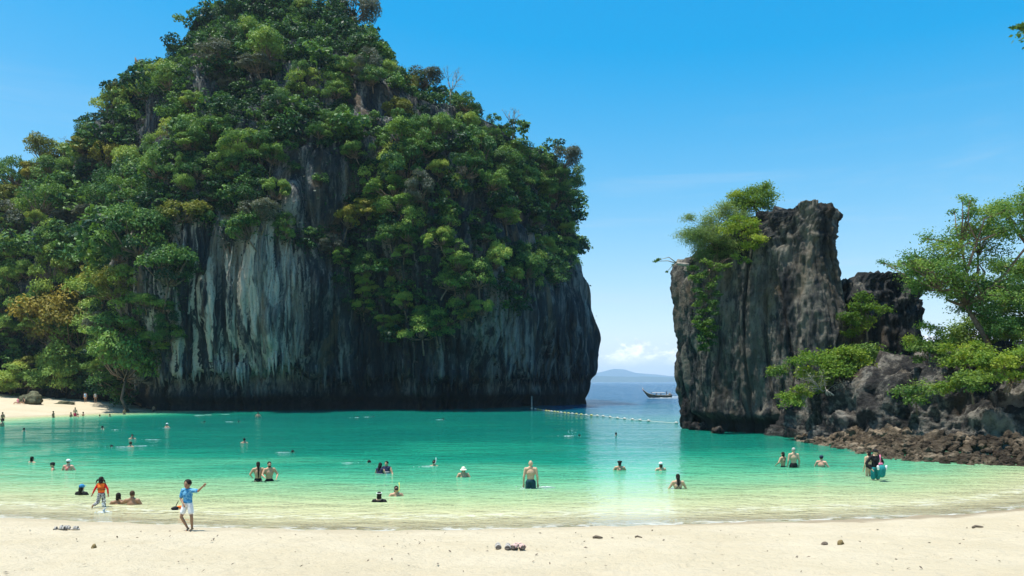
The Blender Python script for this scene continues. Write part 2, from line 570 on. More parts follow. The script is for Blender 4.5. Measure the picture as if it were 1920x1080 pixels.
M['forest'] = leaf_material('forest_leaves', [(0.12, (0.016, 0.050, 0.028)), (0.33, (0.052, 0.135, 0.040)), (0.5, (0.13, 0.24, 0.055)), (0.7, (0.22, 0.33, 0.07)), (0.95, (0.36, 0.42, 0.08))])
M['forest_yellow'] = leaf_material('yellow_leaves', [(0.0, (0.10, 0.13, 0.025)), (0.5, (0.22, 0.23, 0.04)), (1.0, (0.34, 0.30, 0.05))])
M['forest_rust'] = leaf_material('rust_leaves', [(0.0, (0.08, 0.10, 0.025)), (0.5, (0.20, 0.18, 0.04)), (1.0, (0.40, 0.31, 0.06))], rnd=0.3)
M['forest_grey'] = leaf_material('grey_leaves', [(0.0, (0.05, 0.065, 0.05)), (0.5, (0.10, 0.12, 0.09)), (1.0, (0.19, 0.20, 0.15))])
M['lime'] = leaf_material('lime_leaves', [(0.0, (0.05, 0.11, 0.02)), (0.5, (0.14, 0.24, 0.035)), (1.0, (0.30, 0.36, 0.05))], 0.4, 0.25)
M['airy'] = leaf_material('airy_leaves', [(0.0, (0.05, 0.10, 0.04)), (0.5, (0.12, 0.20, 0.07)), (1.0, (0.26, 0.34, 0.11))], 0.4, 0.2)
M['shore'] = leaf_material('airy_tree_leaves', [(0.0, (0.04, 0.11, 0.035)), (0.45, (0.10, 0.21, 0.05)), (1.0, (0.25, 0.35, 0.08))], 0.4, 0.2)
M['tree'] = leaf_material('shore_tree_leaves', [(0.0, (0.03, 0.08, 0.025)), (0.45, (0.08, 0.16, 0.035)), (1.0, (0.22, 0.30, 0.06))], 0.36, 0.2)

# ================================================================== GROUND AND SEA
def axis(segs):
    """segs: list of (start, end, step)"""
    out = []
    for a, b, s in segs:
        n = max(1, int(round((b - a) / s)))
        out.append(np.linspace(a, b, n, endpoint=False))
    out.append(np.array([segs[-1][1]]))
    return np.concatenate(out)


def sheet(xs, ys):
    X, Y = np.meshgrid(xs, ys)
    ny, nx = X.shape
    i, j = np.meshgrid(np.arange(ny - 1), np.arange(nx - 1), indexing='ij')
    q = np.stack([i * nx + j, i * nx + j + 1, (i + 1) * nx + j + 1, (i + 1) * nx + j], -1).reshape(-1, 4)
    return X, Y, q


xs = axis([(-260, -80, 6), (-80, -18, 0.8), (-18, 20, 0.14), (20, 60, 0.8), (60, 220, 8)])
ys = axis([(-80, 0, 4), (0, 9, 0.5), (9, 24, 0.13), (24, 60, 0.6), (60, 150, 1.0), (150, 260, 8)])
X, Y, q = sheet(xs, ys)
Z = ground_h(X, Y)
dry = sstep(-0.02, 0.35, Z)
Z = Z + dry * (0.045 * fbm(X * 0.55, Y * 0.55, 0.3, 3) + 0.035 * np.abs(fbm(X * 1.9, Y * 1.9, 4.3, 3)) - 0.05 * sstep(0.28, 0.6, pn(X * 2.3, Y * 2.3, 8.0)) - 0.04 * sstep(0.35, 0.6, pn(X * 3.4 + 9, Y * 2.9, 2.0)))
Z = Z + (1 - dry) * 0.02 * fbm(X * 0.8, Y * 0.9, 2.3, 2)
o = link('beach', mesh_np('beach', np.stack([X, Y, Z], -1).reshape(-1, 3), q, [M['sand']], True))
tag(o, 'pale cream sand of the beach and the sea bed', 'beach', kind='structure')

xs = axis([(-13500, -900, 900), (-900, -100, 50), (-100, -30, 2.5), (-30, 30, 0.5), (30, 100, 2.5), (100, 900, 50), (900, 13500, 900)])
ys = axis([(-280, 10, 20), (10, 17, 1), (17, 40, 0.3), (40, 160, 1.0), (160, 400, 10), (400, 1000, 60), (1000, 13500, 900)])
X, Y, q = sheet(xs, ys)
dep = np.clip(-ground_h(X, Y), 0.0, 30)
far = (Y > 200) | (np.abs(X) > 150)
dep = np.where(far, 30, dep)
nearw = sstep(160, 60, Y) * (np.abs(X) < 100)
Z = nearw * (0.03 * fbm(X * 0.16, Y * 0.42, 1.1, 3) + 0.008 * fbm(X * 0.8, Y * 1.6, 3.1, 2)) * (0.25 + 0.75 * sstep(0, 0.5, dep))
o = link('sea', mesh_np('sea', np.stack([X, Y, Z], -1).reshape(-1, 3), q, [M['sea']], True, {'depth': dep.ravel()}))
tag(o, 'clear turquoise sea filling the bay and reaching the horizon', 'sea', kind='structure')

# ================================================================== FAR LAND
def far_land(name, y0, depth, px0, px1, prof, label, seed):
    n, k = 160, 14
    pxs = np.linspace(px0, px1, n)
    X1 = (pxs - 960) * y0 / F
    H = (HZ - prof(pxs)) * y0 / F + CAMZ
    H = H + 0.10 * H * fbm(X1 / 0.06 / y0, seed, 0.0, 5)
    v = []
    for j in range(k):
        t = j / (k - 1)
        s = math.sin(math.pi * t)
        z = H * s ** 0.8 + 0.06 * H * s * fbm(X1 / 0.03 / y0, t * 6, seed, 4)
        v.append(np.stack([X1 * (1 + t * depth / y0), np.full(n, y0 + t * depth), np.maximum(z, 0) - 1.5], -1))
    v = np.array(v).reshape(-1, 3)
    i, j = np.meshgrid(np.arange(k - 1), np.arange(n - 1), indexing='ij')
    q = np.stack([i * n + j, i * n + j + 1, (i + 1) * n + j + 1, (i + 1) * n + j], -1).reshape(-1, 4)
    o = link(name, mesh_np(name, v, q, [M['farland']], True))
    tag(o, label, 'hill', kind='structure')


M['farland'] = plain('wooded_far_land', (0.045, 0.075, 0.04), 0.95, 0.05, 0.4, 0.02)
far_land('far_shore', 7500, 1500, 300, 1900, itp([(300, 706), (1000, 705), (1110, 703.5), (1200, 704.5), (1290, 707), (1900, 706)]), 'low hazy strip of wooded land along the horizon', 2.0)
far_land('far_hill', 11000, 1800, 700, 1700, itp([(700, 712), (1000, 708), (1080, 704), (1115, 698), (1138, 692), (1153, 689), (1168, 691), (1190, 697), (1230, 701), (1290, 705), (1700, 712)]), 'hazy blue hill rising behind the far shore', 5.0)


# ================================================================== CLIFFS AND ROCKS
def loft(name, zs, XL, XR, YF, YM, YB, p, nf, nb, disp, mat, nref=0.3):
    zs = np.asarray(zs, float)[:, None]
    al = np.linspace(-np.pi / 2, np.pi * 1.5, 6001)

    def base(a, z):
        s = np.sign(np.sin(a)) * np.abs(np.sin(a)) ** (2 / p)
        c = np.sign(np.cos(a)) * np.abs(np.cos(a)) ** (2 / p)
        xl, xr = XL(z), XR(z)
        x = (xl + xr) / 2 + (xr - xl) / 2 * s
        ym = YM(z)
        yf = np.minimum(YF(x, z), ym - 0.3)
        y = np.where(c > 0, ym - (ym - yf) * c, ym + (YB(z) - ym) * -c)
        return x, y
    zr = np.array([[zs[0, 0] + (zs[-1, 0] - zs[0, 0]) * nref]])
    x, y = base(al[None], zr)
    L = np.concatenate([[0], np.cumsum(np.hypot(np.diff(x[0]), np.diff(y[0])))])
    half = L[3000]
    tgt = np.concatenate([np.linspace(0, half, nf, endpoint=False), half + np.linspace(0, L[-1] - half, nb, endpoint=False)])
    a = np.interp(tgt, L, al)[None]
    x, y = base(a, zs)
    z = np.broadcast_to(zs, x.shape).copy()
    Pg = np.stack([x, y, z], -1)
    du = np.roll(Pg, -1, 1) - np.roll(Pg, 1, 1)
    dv = np.gradient(Pg, axis=0)
    N = np.cross(du, dv)
    N /= np.linalg.norm(N, axis=2)[..., None] + 1e-9
    off = disp(x, y, z)
    Pg = Pg + N * off[..., None]
    nz, na = x.shape
    du = np.roll(Pg, -1, 1) - np.roll(Pg, 1, 1)
    dv = np.gradient(Pg, axis=0)
    N = np.cross(du, dv)
    N /= np.linalg.norm(N, axis=2)[..., None] + 1e-9
    i, j = np.meshgrid(np.arange(nz - 1), np.arange(na), indexing='ij')
    j2 = (j + 1) % na
    q = np.stack([i * na + j, i * na + j2, (i + 1) * na + j2, (i + 1) * na + j], -1).reshape(-1, 4)
    v = np.concatenate([Pg.reshape(-1, 3), Pg[-1].mean(0)[None]])
    aa = np.arange(na)
    t = np.stack([(nz - 1) * na + aa, (nz - 1) * na + (aa + 1) % na, np.full(na, nz * na)], -1)
    o = link(name, mesh_np(name, v, [q, t], [mat], True))
    return o, Pg, N


# ---- the big cliff --------------------------------------------------
ZT = 76.0
cXL = itp([(-5, -150), (0, -150), (20, -128), (30, -110), (36, -99), (40, -92), (43.5, -86), (48, -81), (53, -76.5), (59, -72), (62, -68.5), (67, -64), (72, -59), (ZT, -52)])
cXR = itp([(-5, 13.6), (0, 14.2), (6, 13.7), (12, 13.4), (22, 13.2), (28, 12.0), (32, 11.6), (36, 10.6), (39, 8.8), (43, 5.0), (46, -1.0), (49, -8), (53, -14.5), (57, -20), (61, -23.5), (66, -27), (71, -32), (ZT, -39)])
cY0 = itp([(-5, 99), (0, 99), (28, 100), (36, 103), (42, 106.5), (50, 113), (58, 121), (66, 130), (72, 136), (ZT, 140)])


def cYF(x, z):
    y = cY0(z) + 0 * x
    y = y + sstep(-47, -66, x) * (14 + 0.34 * np.clip(z - 3, 0, 34) - 10 * sstep(34, 60, z)) + sstep(-75, -120, x) * 8   # recessed wooded slope on the left
    y = y + sstep(-8, 14, x) * 16 * sstep(60, 30, z)                                         # right end turns away
    y = y + 4 * sstep(-36, -24, x) * sstep(-12, -20, x) * sstep(36, 26, z)                   # shallow bay in the face
    return y


def cdisp(x, y, z):
    up = sstep(24, 40, z)
    big = 3.2 * fbm(x / 17, y / 17, z / 24, 3)
    flute = fbm(x * 0.42, y * 0.42, z * 0.028, 4, 0.55) * (1.05 - 0.5 * up)
    fl2 = -np.abs(fbm(x * 1.1, y * 1.1, z * 0.06 + 9, 3, 0.6)) * 0.75 - 1.3 * sstep(0.10, 0.0, np.abs(pn(x * 0.16, y * 0.16 + 3, z * 0.02)))
    ledge = up * 1.3 * fbm(x / 7, y / 7, z / 4.5, 3)
    left = sstep(-62, -70, x)
    lip = 4.8 + 1.6 * pn(x / 5.5, 3.3, 0.5) + 0.7 * pn(x / 1.3, 1.1, 0.2)
    notch = -(1 - left) * (0.3 + 0.7 * sstep(14, 4, x)) * (2.6 * sstep(lip + 0.7, lip - 0.5, z) + 1.2 * sstep(2.2, 0.8, z))
    bulge = (1 - left) * (0.3 + 1.3 * sstep(14, 2, x)) * np.exp(-((z - 16) / 10.0) ** 2)
    return big * (1 - 0.75 * sstep(6, 0, z)) + flute + fl2 + ledge + notch + bulge


zs = np.concatenate([[-5, -2], np.arange(-0.5, 8, 0.3), np.arange(8, 40, 0.45), np.arange(40, ZT, 0.8), [ZT]])
cliff, cP, cN = loft('cliff', zs, cXL, cXR, cYF, lambda z: np.full_like(z, 141.0), lambda z: 141 + 62 * np.sqrt(np.clip(1 - (z / (ZT + 2)), 0, 1)) + 1, 3.2, 620, 120, cdisp, M['cliff'])
tag(cliff, 'huge rounded limestone cliff with pale streaks and a wooded top', 'cliff', kind='structure')


# flowstone ribs and stalactites on the bare face
ribs = Geo()
rr_ = np.random.default_rng(12)
zcol = cP[:, :, 2].mean(1)
front = np.where((cN[30, :, 1] < -0.2) & (cP[30, :, 0] > -54) & (cP[30, :, 0] < 13))[0]
for k in range(150):
    j = int(rr_.choice(front))
    x0 = cP[30, j, 0]
    palez = -52 < x0 < -29
    if k > 90 and not palez:
        continue
    za, zb = rr_.uniform(4.5, 9), rr_.uniform(11, 20) + (9 if palez else 0)
    rows = np.where((zcol > za) & (zcol < zb))[0][::3]
    if len(rows) < 4:
        continue
    sl = (rr_.normal() * 0.25 * np.linspace(0, 1, len(rows)))
    jj = front[np.argmin(np.abs(cP[rows][:, front, 0] - (x0 + sl)[:, None]), axis=1)]
    pts = cP[rows, jj] + cN[rows, jj] * 0.02
    t = np.linspace(0, 1, len(rows))
    rad = (0.16 + 0.34 * rr_.random()) * (0.35 + 0.65 * np.sin(np.pi * np.clip(t * 0.9 + 0.08, 0, 1)) ** 0.7) * (1 + 0.25 * rr_.normal(size=len(rows)))
    ribs.tube(pts, np.clip(rad, 0.06, 0.7), 7)
for k in range(420):
    j = int(rr_.choice(front))
    x0 = cP[30, j, 0]
    lipz = float(4.8 + 1.6 * pn(x0 / 5.5, 3.3, 0.5)) + rr_.uniform(0.3, 1.6)
    i = int(np.argmin(np.abs(zcol - lipz)))
    p0 = cP[i, j] + cN[i, j] * rr_.uniform(-0.3, 0.15)
    L_ = rr_.uniform(0.5, 2.4)
    r0 = rr_.uniform(0.10, 0.30)
    ribs.tube([p0 + (0, 0, 0.8), p0, p0 + (rr_.normal() * 0.05, 0.05, -L_ * 0.5), p0 + (rr_.normal() * 0.1, 0.15, -L_)], [r0, r0, r0 * 0.65, 0.03], 6)
o = link('stalactites', ribs.mesh('stalactites', [M['cliff']], True), cliff)
o['kind'] = 'stuff'


# ---- the sea stack on the right of the channel ---------------------
def stack_disp(seed, amp, rough_top, zt):
    def f(x, y, z):
        top = sstep(zt * 0.55, zt * 0.9, z)
        big = amp * fbm(x / 6, y / 6 + seed, z / 9, 3)
        mid = 0.36 * fbm(x * 0.6, y * 0.6 + seed, z * 0.10, 5, 0.6) - 0.34 * np.abs(fbm(x * 1.2, y * 1.2 + seed, z * 0.22, 4, 0.6)) + 0.10 * fbm(x * 2.2, y * 2.2, z * 1.8, 3)
        crk = -0.45 * sstep(0.07, 0.0, np.abs(pn(x * 0.35 + 0.03 * z, y * 0.35 + seed, z * 0.05)))
        jag = top * rough_top * (0.55 * fbm(x * 0.8, y * 0.8, z * 1.0 + seed, 5, 0.62) - 0.35 * np.abs(fbm(x * 1.6, y * 1.6, z * 1.7 + seed, 3)))
        notch = -0.9 * sstep(1.7, 0.7, z)
        return big + mid + crk + jag + notch
    return f


sXL = itp([(-4, 15.2), (0, 15.0), (3, 14.9), (4.7, 14.8), (7.3, 14.7), (9.5, 14.35), (11.7, 14.1), (13.4, 14.2), (14.3, 14.6), (14.9, 15.6), (15.6, 16.9), (16.6, 18.4), (17.3, 19.3), (17.9, 20.0)])
sXR = itp([(-4, 29), (0, 28.6), (4.7, 27.2), (8.2, 26.2), (10.8, 25.7), (13.4, 25.5), (16, 25.5), (17.2, 25.8), (17.9, 25.3)])
stack, sP, sN = loft('sea_stack', np.concatenate([[-4, -1.5], np.arange(-0.5, 17.9, 0.16), [17.9]]), sXL, sXR,
                     lambda x, z: 60.2 - np.clip(x - 14, 0, 9) * 0.62 + 0.12 * z - 0.5 * sstep(3, 1, z), lambda z: np.full_like(z, 62.5), lambda z: 72 - 0.25 * z, 3.6, 300, 90, stack_disp(3.0, 0.55, 0.6, 18.5), M['stack'])
tag(stack, 'tall grey limestone sea stack with bushes on its left shoulder', 'sea stack')

tXL = itp([(-3, 26), (0, 25.5), (8, 25.3), (11, 25.6), (11.8, 26.2), (12.3, 28.2)])
tXR = itp([(-3, 33), (0, 32.5), (4, 32.1), (6.5, 31.6), (8, 31.7), (9.4, 32.1), (10.5, 31.8), (11.5, 31.3), (12.1, 30.9), (12.3, 30.2)])
rock2, tP, tN = loft('rock_tower', np.concatenate([[-3, -1], np.arange(0, 12.3, 0.17), [12.3]]), tXL, tXR,
                     lambda x, z: 56.5 + 0.08 * z + 0 * x, lambda z: np.full_like(z, 60.0), lambda z: np.full_like(z, 65.5), 2.8, 170, 90, stack_disp(11.0, 0.55, 0.9, 12.3), M['stack'])
tag(rock2, 'lower dark rock tower joined behind the right side of the tall sea stack', 'rock')

# ---- low rocky shore on the right ----------------------------------
hXL = itp([(-3, 17.8), (0, 18.6), (1.2, 19.2), (2.6, 20.2), (3.8, 21.4), (4.4, 23.2), (4.9, 25.2), (5.5, 28.2), (6.2, 31), (6.8, 34)])


def hdisp(x, y, z):
    big = 1.0 * fbm(x / 4.5, y / 4.5, z / 4 + 3, 3)
    mid = 0.4 * fbm(x * 0.6, y * 0.6, z * 0.5, 5, 0.62) - 0.5 * np.abs(fbm(x * 0.9, y * 0.9, z * 0.45, 4, 0.6)) + 0.12 * fbm(x * 2.4, y * 2.4, z * 2.2, 3)
    crk = -0.9 * sstep(0.14, 0.0, np.abs(pn(x * 0.24 + 4, y * 0.24, z * 0.1)))
    under = -0.7 * sstep(2.4, 1.5, z)
    return big + mid + crk + under


shelf, hP, hN = loft('rocky_shore', np.concatenate([[-3, -1], np.arange(-0.4, 6.8, 0.09), [6.8]]), hXL, lambda z: np.full_like(z, 75.0),
                     lambda x, z: 36.6 + 0.85 * np.clip(z, 0, 9) + 5.0 * sstep(27, 20, x), lambda z: np.full_like(z, 53.5), lambda z: np.full_like(z, 78.0), 2.6, 560, 80, hdisp, M['shelf'])
tag(shelf, 'low fissured grey rocks along the right shore', 'rocks', kind='structure')

# ================================================================== VEGETATION
def lobes_crown(seed, Rr, nl, leaves, leaf, flat=0.55, hang=0.0, lobe_r=0.42, up=0.7):
    """a crown made of uneven umbrella-like clumps; returns Geo with tint attribute and list of lobe centres"""
    r = np.random.default_rng(seed)
    g = Geo()
    cs = []
    for k in range(nl):
        for _ in range(20):
            d = r.normal(size=3)
            d /= np.linalg.norm(d)
            if d[2] > -0.35 - hang:
                break
        rad = Rr * (0.45 + 0.55 * r.random() ** 0.5)
        c = d * rad * np.array([1, 1, 0.8])
        if hang and r.random() < 0.4:
            c[2] -= hang * Rr * (0.5 + r.random())
        cs.append(c)
        lr = Rr * lobe_r * (0.6 + 0.7 * r.random())
        n = int(leaves * (lr / (Rr * lobe_r)) ** 2)
        u = r.normal(size=(n, 3))
        u /= np.linalg.norm(u, axis=1)[:, None]
        u[:, 2] = np.where(u[:, 2] < -0.1, -u[:, 2] * 0.7, u[:, 2])
        rr = lr * (0.72 + 0.34 * r.random(n) ** 0.5) * (1 + 0.28 * fbm(u[:, 0] * 2.2 + seed, u[:, 1] * 2.2 + k * 7, u[:, 2] * 2.2, 2))
        P = c + u * rr[:, None] * np.array([1.15, 1.15, flat * 1.25])
        N = u * 0.75 + np.array([0, 0, up]) + r.normal(size=(n, 3)) * 0.48
        v, q = cards(P, N, leaf * (0.6 + 0.8 * r.random(n)), 0.6, seed * 31 + k)
        t = np.clip(0.5 + 0.32 * r.normal() + 0.12 * r.normal(size=n), 0, 1)
        g.add(v, q, a=np.repeat(t, 4))
    return g, cs


def trunk_geo(cs, base, k=5, r0=0.14, seed=0, nb=None):
    g = Geo()
    r = np.random.default_rng(seed)
    fork = np.array(base) * 0.35 + np.mean(cs, 0) * 0.3
    g.tube([base, np.array(base) * 0.65 + fork * 0.35 + r.normal(size=3) * 0.12, fork], [r0, r0 * 0.85, r0 * 0.7], k)
    for c in cs[:nb]:
        m = fork * 0.5 + c * 0.5 + np.array([0, 0, -0.12]) * np.linalg.norm(c - fork) + r.normal(size=3) * 0.08
        g.tube([fork, m, c], [r0 * 0.55, r0 * 0.36, r0 * 0.14], 4)
    return g


# prototypes of the cliff's trees: crown radius 1, scaled when placed
PROTO = []
for k in range(12):
    hang = 0.0 if k < 8 else 0.75
    kw = (0.80 + 0.10 * (k % 3), hang, 0.25 + 0.035 * (k % 4), 0.5)
    g, cs = lobes_crown(100 + k, 1.0, 20 + k % 7, 230, 0.092, *kw)
    glow, _ = lobes_crown(100 + k, 1.0, 20 + k % 7, 23, 0.23, *kw)
    base = np.array([0.0, 0.5, -1.25])
    PROTO.append((glow, g.mesh('forest_crown', [M['forest']], attr='tint'), trunk_geo(cs, base, seed=k, r0=0.06).mesh('forest_trunk', [M['bark']], True)))


def crown_variant(k, mat):
    me = PROTO[k][1].copy()
    me.materials.clear()
    me.materials.append(mat)
    return me


VAR = {m: [crown_variant(k, M[m]) for k in (0, 3, 5, 9)] for m in ('forest_yellow', 'forest_rust', 'forest_grey')}


def inpoly(px, py, poly):
    poly = np.array(poly, float)
    x0, y0 = poly[:, 0], poly[:, 1]
    x1, y1 = np.roll(x0, -1), np.roll(y0, -1)
    c = np.zeros(px.shape, bool)
    for a, b, d, e in zip(x0, y0, x1, y1):
        if b == e:
            continue
        hit = ((b > py) != (e > py)) & (px < (d - a) * (py - b) / (e - b) + a)
        c ^= hit
    return c


# candidate points on the cliff: facing front or the two sides
fl = cP.reshape(-1, 3)
fn = cN.reshape(-1, 3)
px = 960 + F * fl[:, 0] / fl[:, 1]
py = HZ - F * (fl[:, 2] - CAMZ) / fl[:, 1]
view = -(fl - np.array([0, 0, CAMZ]))
view /= np.linalg.norm(view, axis=1)[:, None]
face = (fn * view).sum(1)
bare = inpoly(px, py, [(262, 790), (262, 712), (318, 660), (350, 560), (338, 490), (342, 425), (395, 432), (425, 470), (500, 450), (555, 465), (600, 500), (650, 500), (640, 570), (690, 610),
                       (760, 655), (800, 655), (880, 615), (985, 575), (1045, 530), (1095, 455), (1150, 455), (1150, 790)])
patch = inpoly(px, py, [(248, 215), (290, 190), (312, 215), (318, 285), (262, 292)]) | inpoly(px, py, [(362, 110), (398, 105), (402, 250), (372, 262)]) \
    | inpoly(px, py, [(520, 285), (640, 275), (660, 350), (640, 430), (530, 420)]) | inpoly(px, py, [(650, 160), (740, 170), (745, 225), (640, 225)]) | inpoly(px, py, [(900, 400), (1000, 380), (1010, 470), (920, 500)])
vine = inpoly(px, py, [(610, 480), (700, 440), (870, 440), (980, 460), (930, 560), (800, 640), (720, 620), (640, 560)])
wood = np.where(bare, 0.0, 1.0)
wood = np.where(patch, 0.12, wood)
wood = np.where(vine, 0.75, wood)
wood = np.where(fl[:, 2] < 1.8, 0.0, wood)
wood = np.where((face < -0.25), 0.0, wood)
wood = np.where((px > 1090) & (py > 440), 0.0, wood)
wood = np.where((fl[:, 1] > 150) & (fl[:, 2] < 25), 0.0, wood)

r = np.random.default_rng(21)
cand = r.choice(len(fl), 60000)
cand = cand[r.random(60000) < wood[cand]]
grid = {}
sel = []
for i in cand:
    p = fl[i]
    if len(sel) > 1350:
        break
    slope = fn[i][2]
    rad = (0.95 + 1.8 * r.random() ** 1.7) * (0.8 if vine[i] else 1.0) * (1.15 if px[i] < 330 else 1.0) * (1.3 if px[i] < 340 and py[i] > 380 else 1.0)
    ok = True
    key = tuple((p // 3.5).astype(int))
    for a in (-1, 0, 1):
        for b in (-1, 0, 1):
            for c in (-1, 0, 1):
                for (pp, rr) in grid.get((key[0] + a, key[1] + b, key[2] + c), ()):
                    if np.linalg.norm(pp - p) < (rad + rr) * 0.5:
                        ok = False
    if ok:
        grid.setdefault(key, []).append((p, rad))
        sel.append((i, rad))
seen = [(rad / fl[i][1] * (0.2 + max(face[i], 0.0)) * (1 if -60 < px[i] < 1990 and -60 < py[i] else 0.01), i, rad) for i, rad in sel]
seen.sort(key=lambda t: -t[0])
rest = Geo()
NTREE = 300
special = [
    (122, 655, 5.2, 'forest_rust', 'broad tree with rusty orange and yellow leaves above the far beach'),
    (80, 275, 2.9, 'forest_yellow', 'bright yellow-green tree on the far left skyline of the big cliff'),
    (160, 292, 2.8, 'forest_yellow', 'bright lime tree just left of the bare rock patch on the upper left slope'),
    (226, 197, 2.4, 'forest_yellow', 'yellow-green tree above and left of the bare rock patch on the upper left slope'),
    (1050, 320, 2.6, 'forest_grey', 'greyish tree near the right skyline of the big cliff'),
    (800, 160, 2.4, 'forest_grey', 'pale olive tree in the notch of the right skyline of the big cliff'),
    (668, 40, 3.4, 'forest_grey', 'greyish feathery tree at the top right of the summit'),
    (425, 128, 3.0, 'forest_grey', 'grey-green tree left of centre just below the summit'),
]
used = set()


def put_tree(i, rad, crown, trunk, name, label, group):
    p, n = fl[i], fn[i]
    nh = np.array([n[0], n[1], 0.0])
    nh /= np.linalg.norm(nh) + 1e-9
    steep = 1 - max(n[2], 0)
    c = p + nh * rad * 0.55 * steep + np.array([0, 0, rad * (0.35 + 0.5 * (1 - steep))])
    ang = math.atan2(nh[1], nh[0]) + math.pi / 2    # local -Y faces outwards
    e = link(name, None, None, tuple(c), (random.uniform(-0.22, 0.22), random.uniform(-0.22, 0.22), ang + random.uniform(-0.5, 0.5)), (rad * random.uniform(0.9, 1.15), rad * random.uniform(0.9, 1.15), rad * random.uniform(0.75, 1.5)))
    link('crown', crown, e)
    link('trunk', trunk, e)
    tag(e, label, 'tree', group)


for (sx, sy, rad, mat, lab) in special:
    d = (px - sx) ** 2 + (py - sy) ** 2 + np.where(face > 0.05, 0, 1e6)
    i = int(np.argmin(d))
    used.add(i)
    kk = random.randrange(4)
    put_tree(i, rad, VAR[mat][kk], PROTO[(0, 3, 5, 9)[kk]][2], 'tree', lab, None)
n_put = 0


def zone(i):
    x_, y_ = px[i], py[i]
    if y_ > 430 and x_ < 360:
        return 'on the lower wooded slope behind the far beach' if y_ > 580 else 'on the wooded slope left of the pale streaked rock'
    if x_ < 200:
        return 'on the far left shoulder of the big cliff'
    if x_ < 360:
        return 'on the upper left flank of the big cliff' if y_ > 190 else 'along the left skyline of the big cliff'
    if y_ > 400:
        return 'clinging to the middle of the bare cliff face'
    if x_ < 560:
        return 'in the belt just above the pale streaked rock' if y_ > 240 else 'on the left half of the summit of the big cliff'
    if x_ < 800:
        return 'in the middle of the big cliff' if y_ > 200 else 'on the right half of the summit of the big cliff'
    if x_ < 960:
        return 'on the right flank of the big cliff' if y_ > 290 else 'along the right skyline of the big cliff'
    return 'on the far right shoulder of the big cliff'


for sc, i, rad in seen:
    k = random.randrange(8) if fn[i][2] > 0.12 else random.randrange(12)
    if n_put < NTREE - len(special):
        n_put += 1
        size = 'large ' if rad > 2.35 else ('small ' if rad < 1.25 else '')
        u = random.random()
        if u < 0.05:
            kk = random.randrange(4)
            put_tree(i, rad * 0.95, VAR['forest_grey'][kk], PROTO[(0, 3, 5, 9)[kk]][2], 'tree', size + 'pale greyish tree ' + zone(i), size + 'greyish trees ' + zone(i))
        elif u < 0.11:
            kk = random.randrange(4)
            put_tree(i, rad * 0.95, VAR['forest_yellow'][kk], PROTO[(0, 3, 5, 9)[kk]][2], 'tree', size + 'yellow-green tree ' + zone(i), size + 'yellow-green trees ' + zone(i))
        else:
            put_tree(i, rad, PROTO[k][1], PROTO[k][2], 'tree', size + 'leafy green tree ' + zone(i), size + 'green trees ' + zone(i))
    elif px[i] > -140 and py[i] > -110:
        p, n = fl[i], fn[i]
        nh = np.array([n[0], n[1], 0.0])
        nh /= np.linalg.norm(nh) + 1e-9
        c = p + nh * rad * 0.5 + np.array([0, 0, rad * 0.4])
        a = random.uniform(0, 6.28)
        Rm = np.array([[math.cos(a), -math.sin(a), 0], [math.sin(a), math.cos(a), 0], [0, 0, 1]])
        g = PROTO[k][0]
        sh = random.uniform(-0.42, 0.3)
        for v, q_, aa in zip(g.v, g.q, g.a):
            rest.add((v @ Rm.T) * rad + c, (np.arange(len(v)).reshape(-1, 4)), a=np.clip(aa + sh, 0, 1))
# low scrub and creepers between the trees
nS = 95000
ci = r.choice(len(fl), nS * 3)
dens = fbm(fl[ci, 0] / 6, fl[ci, 1] / 6, fl[ci, 2] / 6, 3)
sparse = np.where(bare[ci] & ~vine[ci], 0.015 * (dens > 0.35), wood[ci] * (0.35 + 0.65 * (dens > -0.1)))
ci = ci[(r.random(len(ci)) < sparse) & (fl[ci, 2] > 3)][:nS]
P = fl[ci] + fn[ci] * (r.random(len(ci)) ** 1.5 * 1.0)[:, None] + r.normal(size=(len(ci), 3)) * 0.35
N = fn[ci] * 0.5 + np.array([0, 0, 0.7]) + r.normal(size=(len(ci), 3)) * 0.45
v, q_ = cards(P, N, 0.2 + 0.32 * r.random(len(ci)), 0.6, 77)
tt = np.clip(0.2 + 0.3 * fbm(P[:, 0] / 4, P[:, 1] / 4, P[:, 2] / 4, 2) + 0.1 * r.normal(size=len(ci)), 0, 1)  # low tint puts the shade of the gaps between crowns into the leaf colour
rest.add(v, q_, a=np.repeat(tt, 4))
o = link('cliff_undergrowth', rest.mesh('cliff_undergrowth', [M['forest']], attr='tint'))
tag(o, 'dense green undergrowth and creepers between the trees of the big cliff', 'undergrowth', kind='stuff')


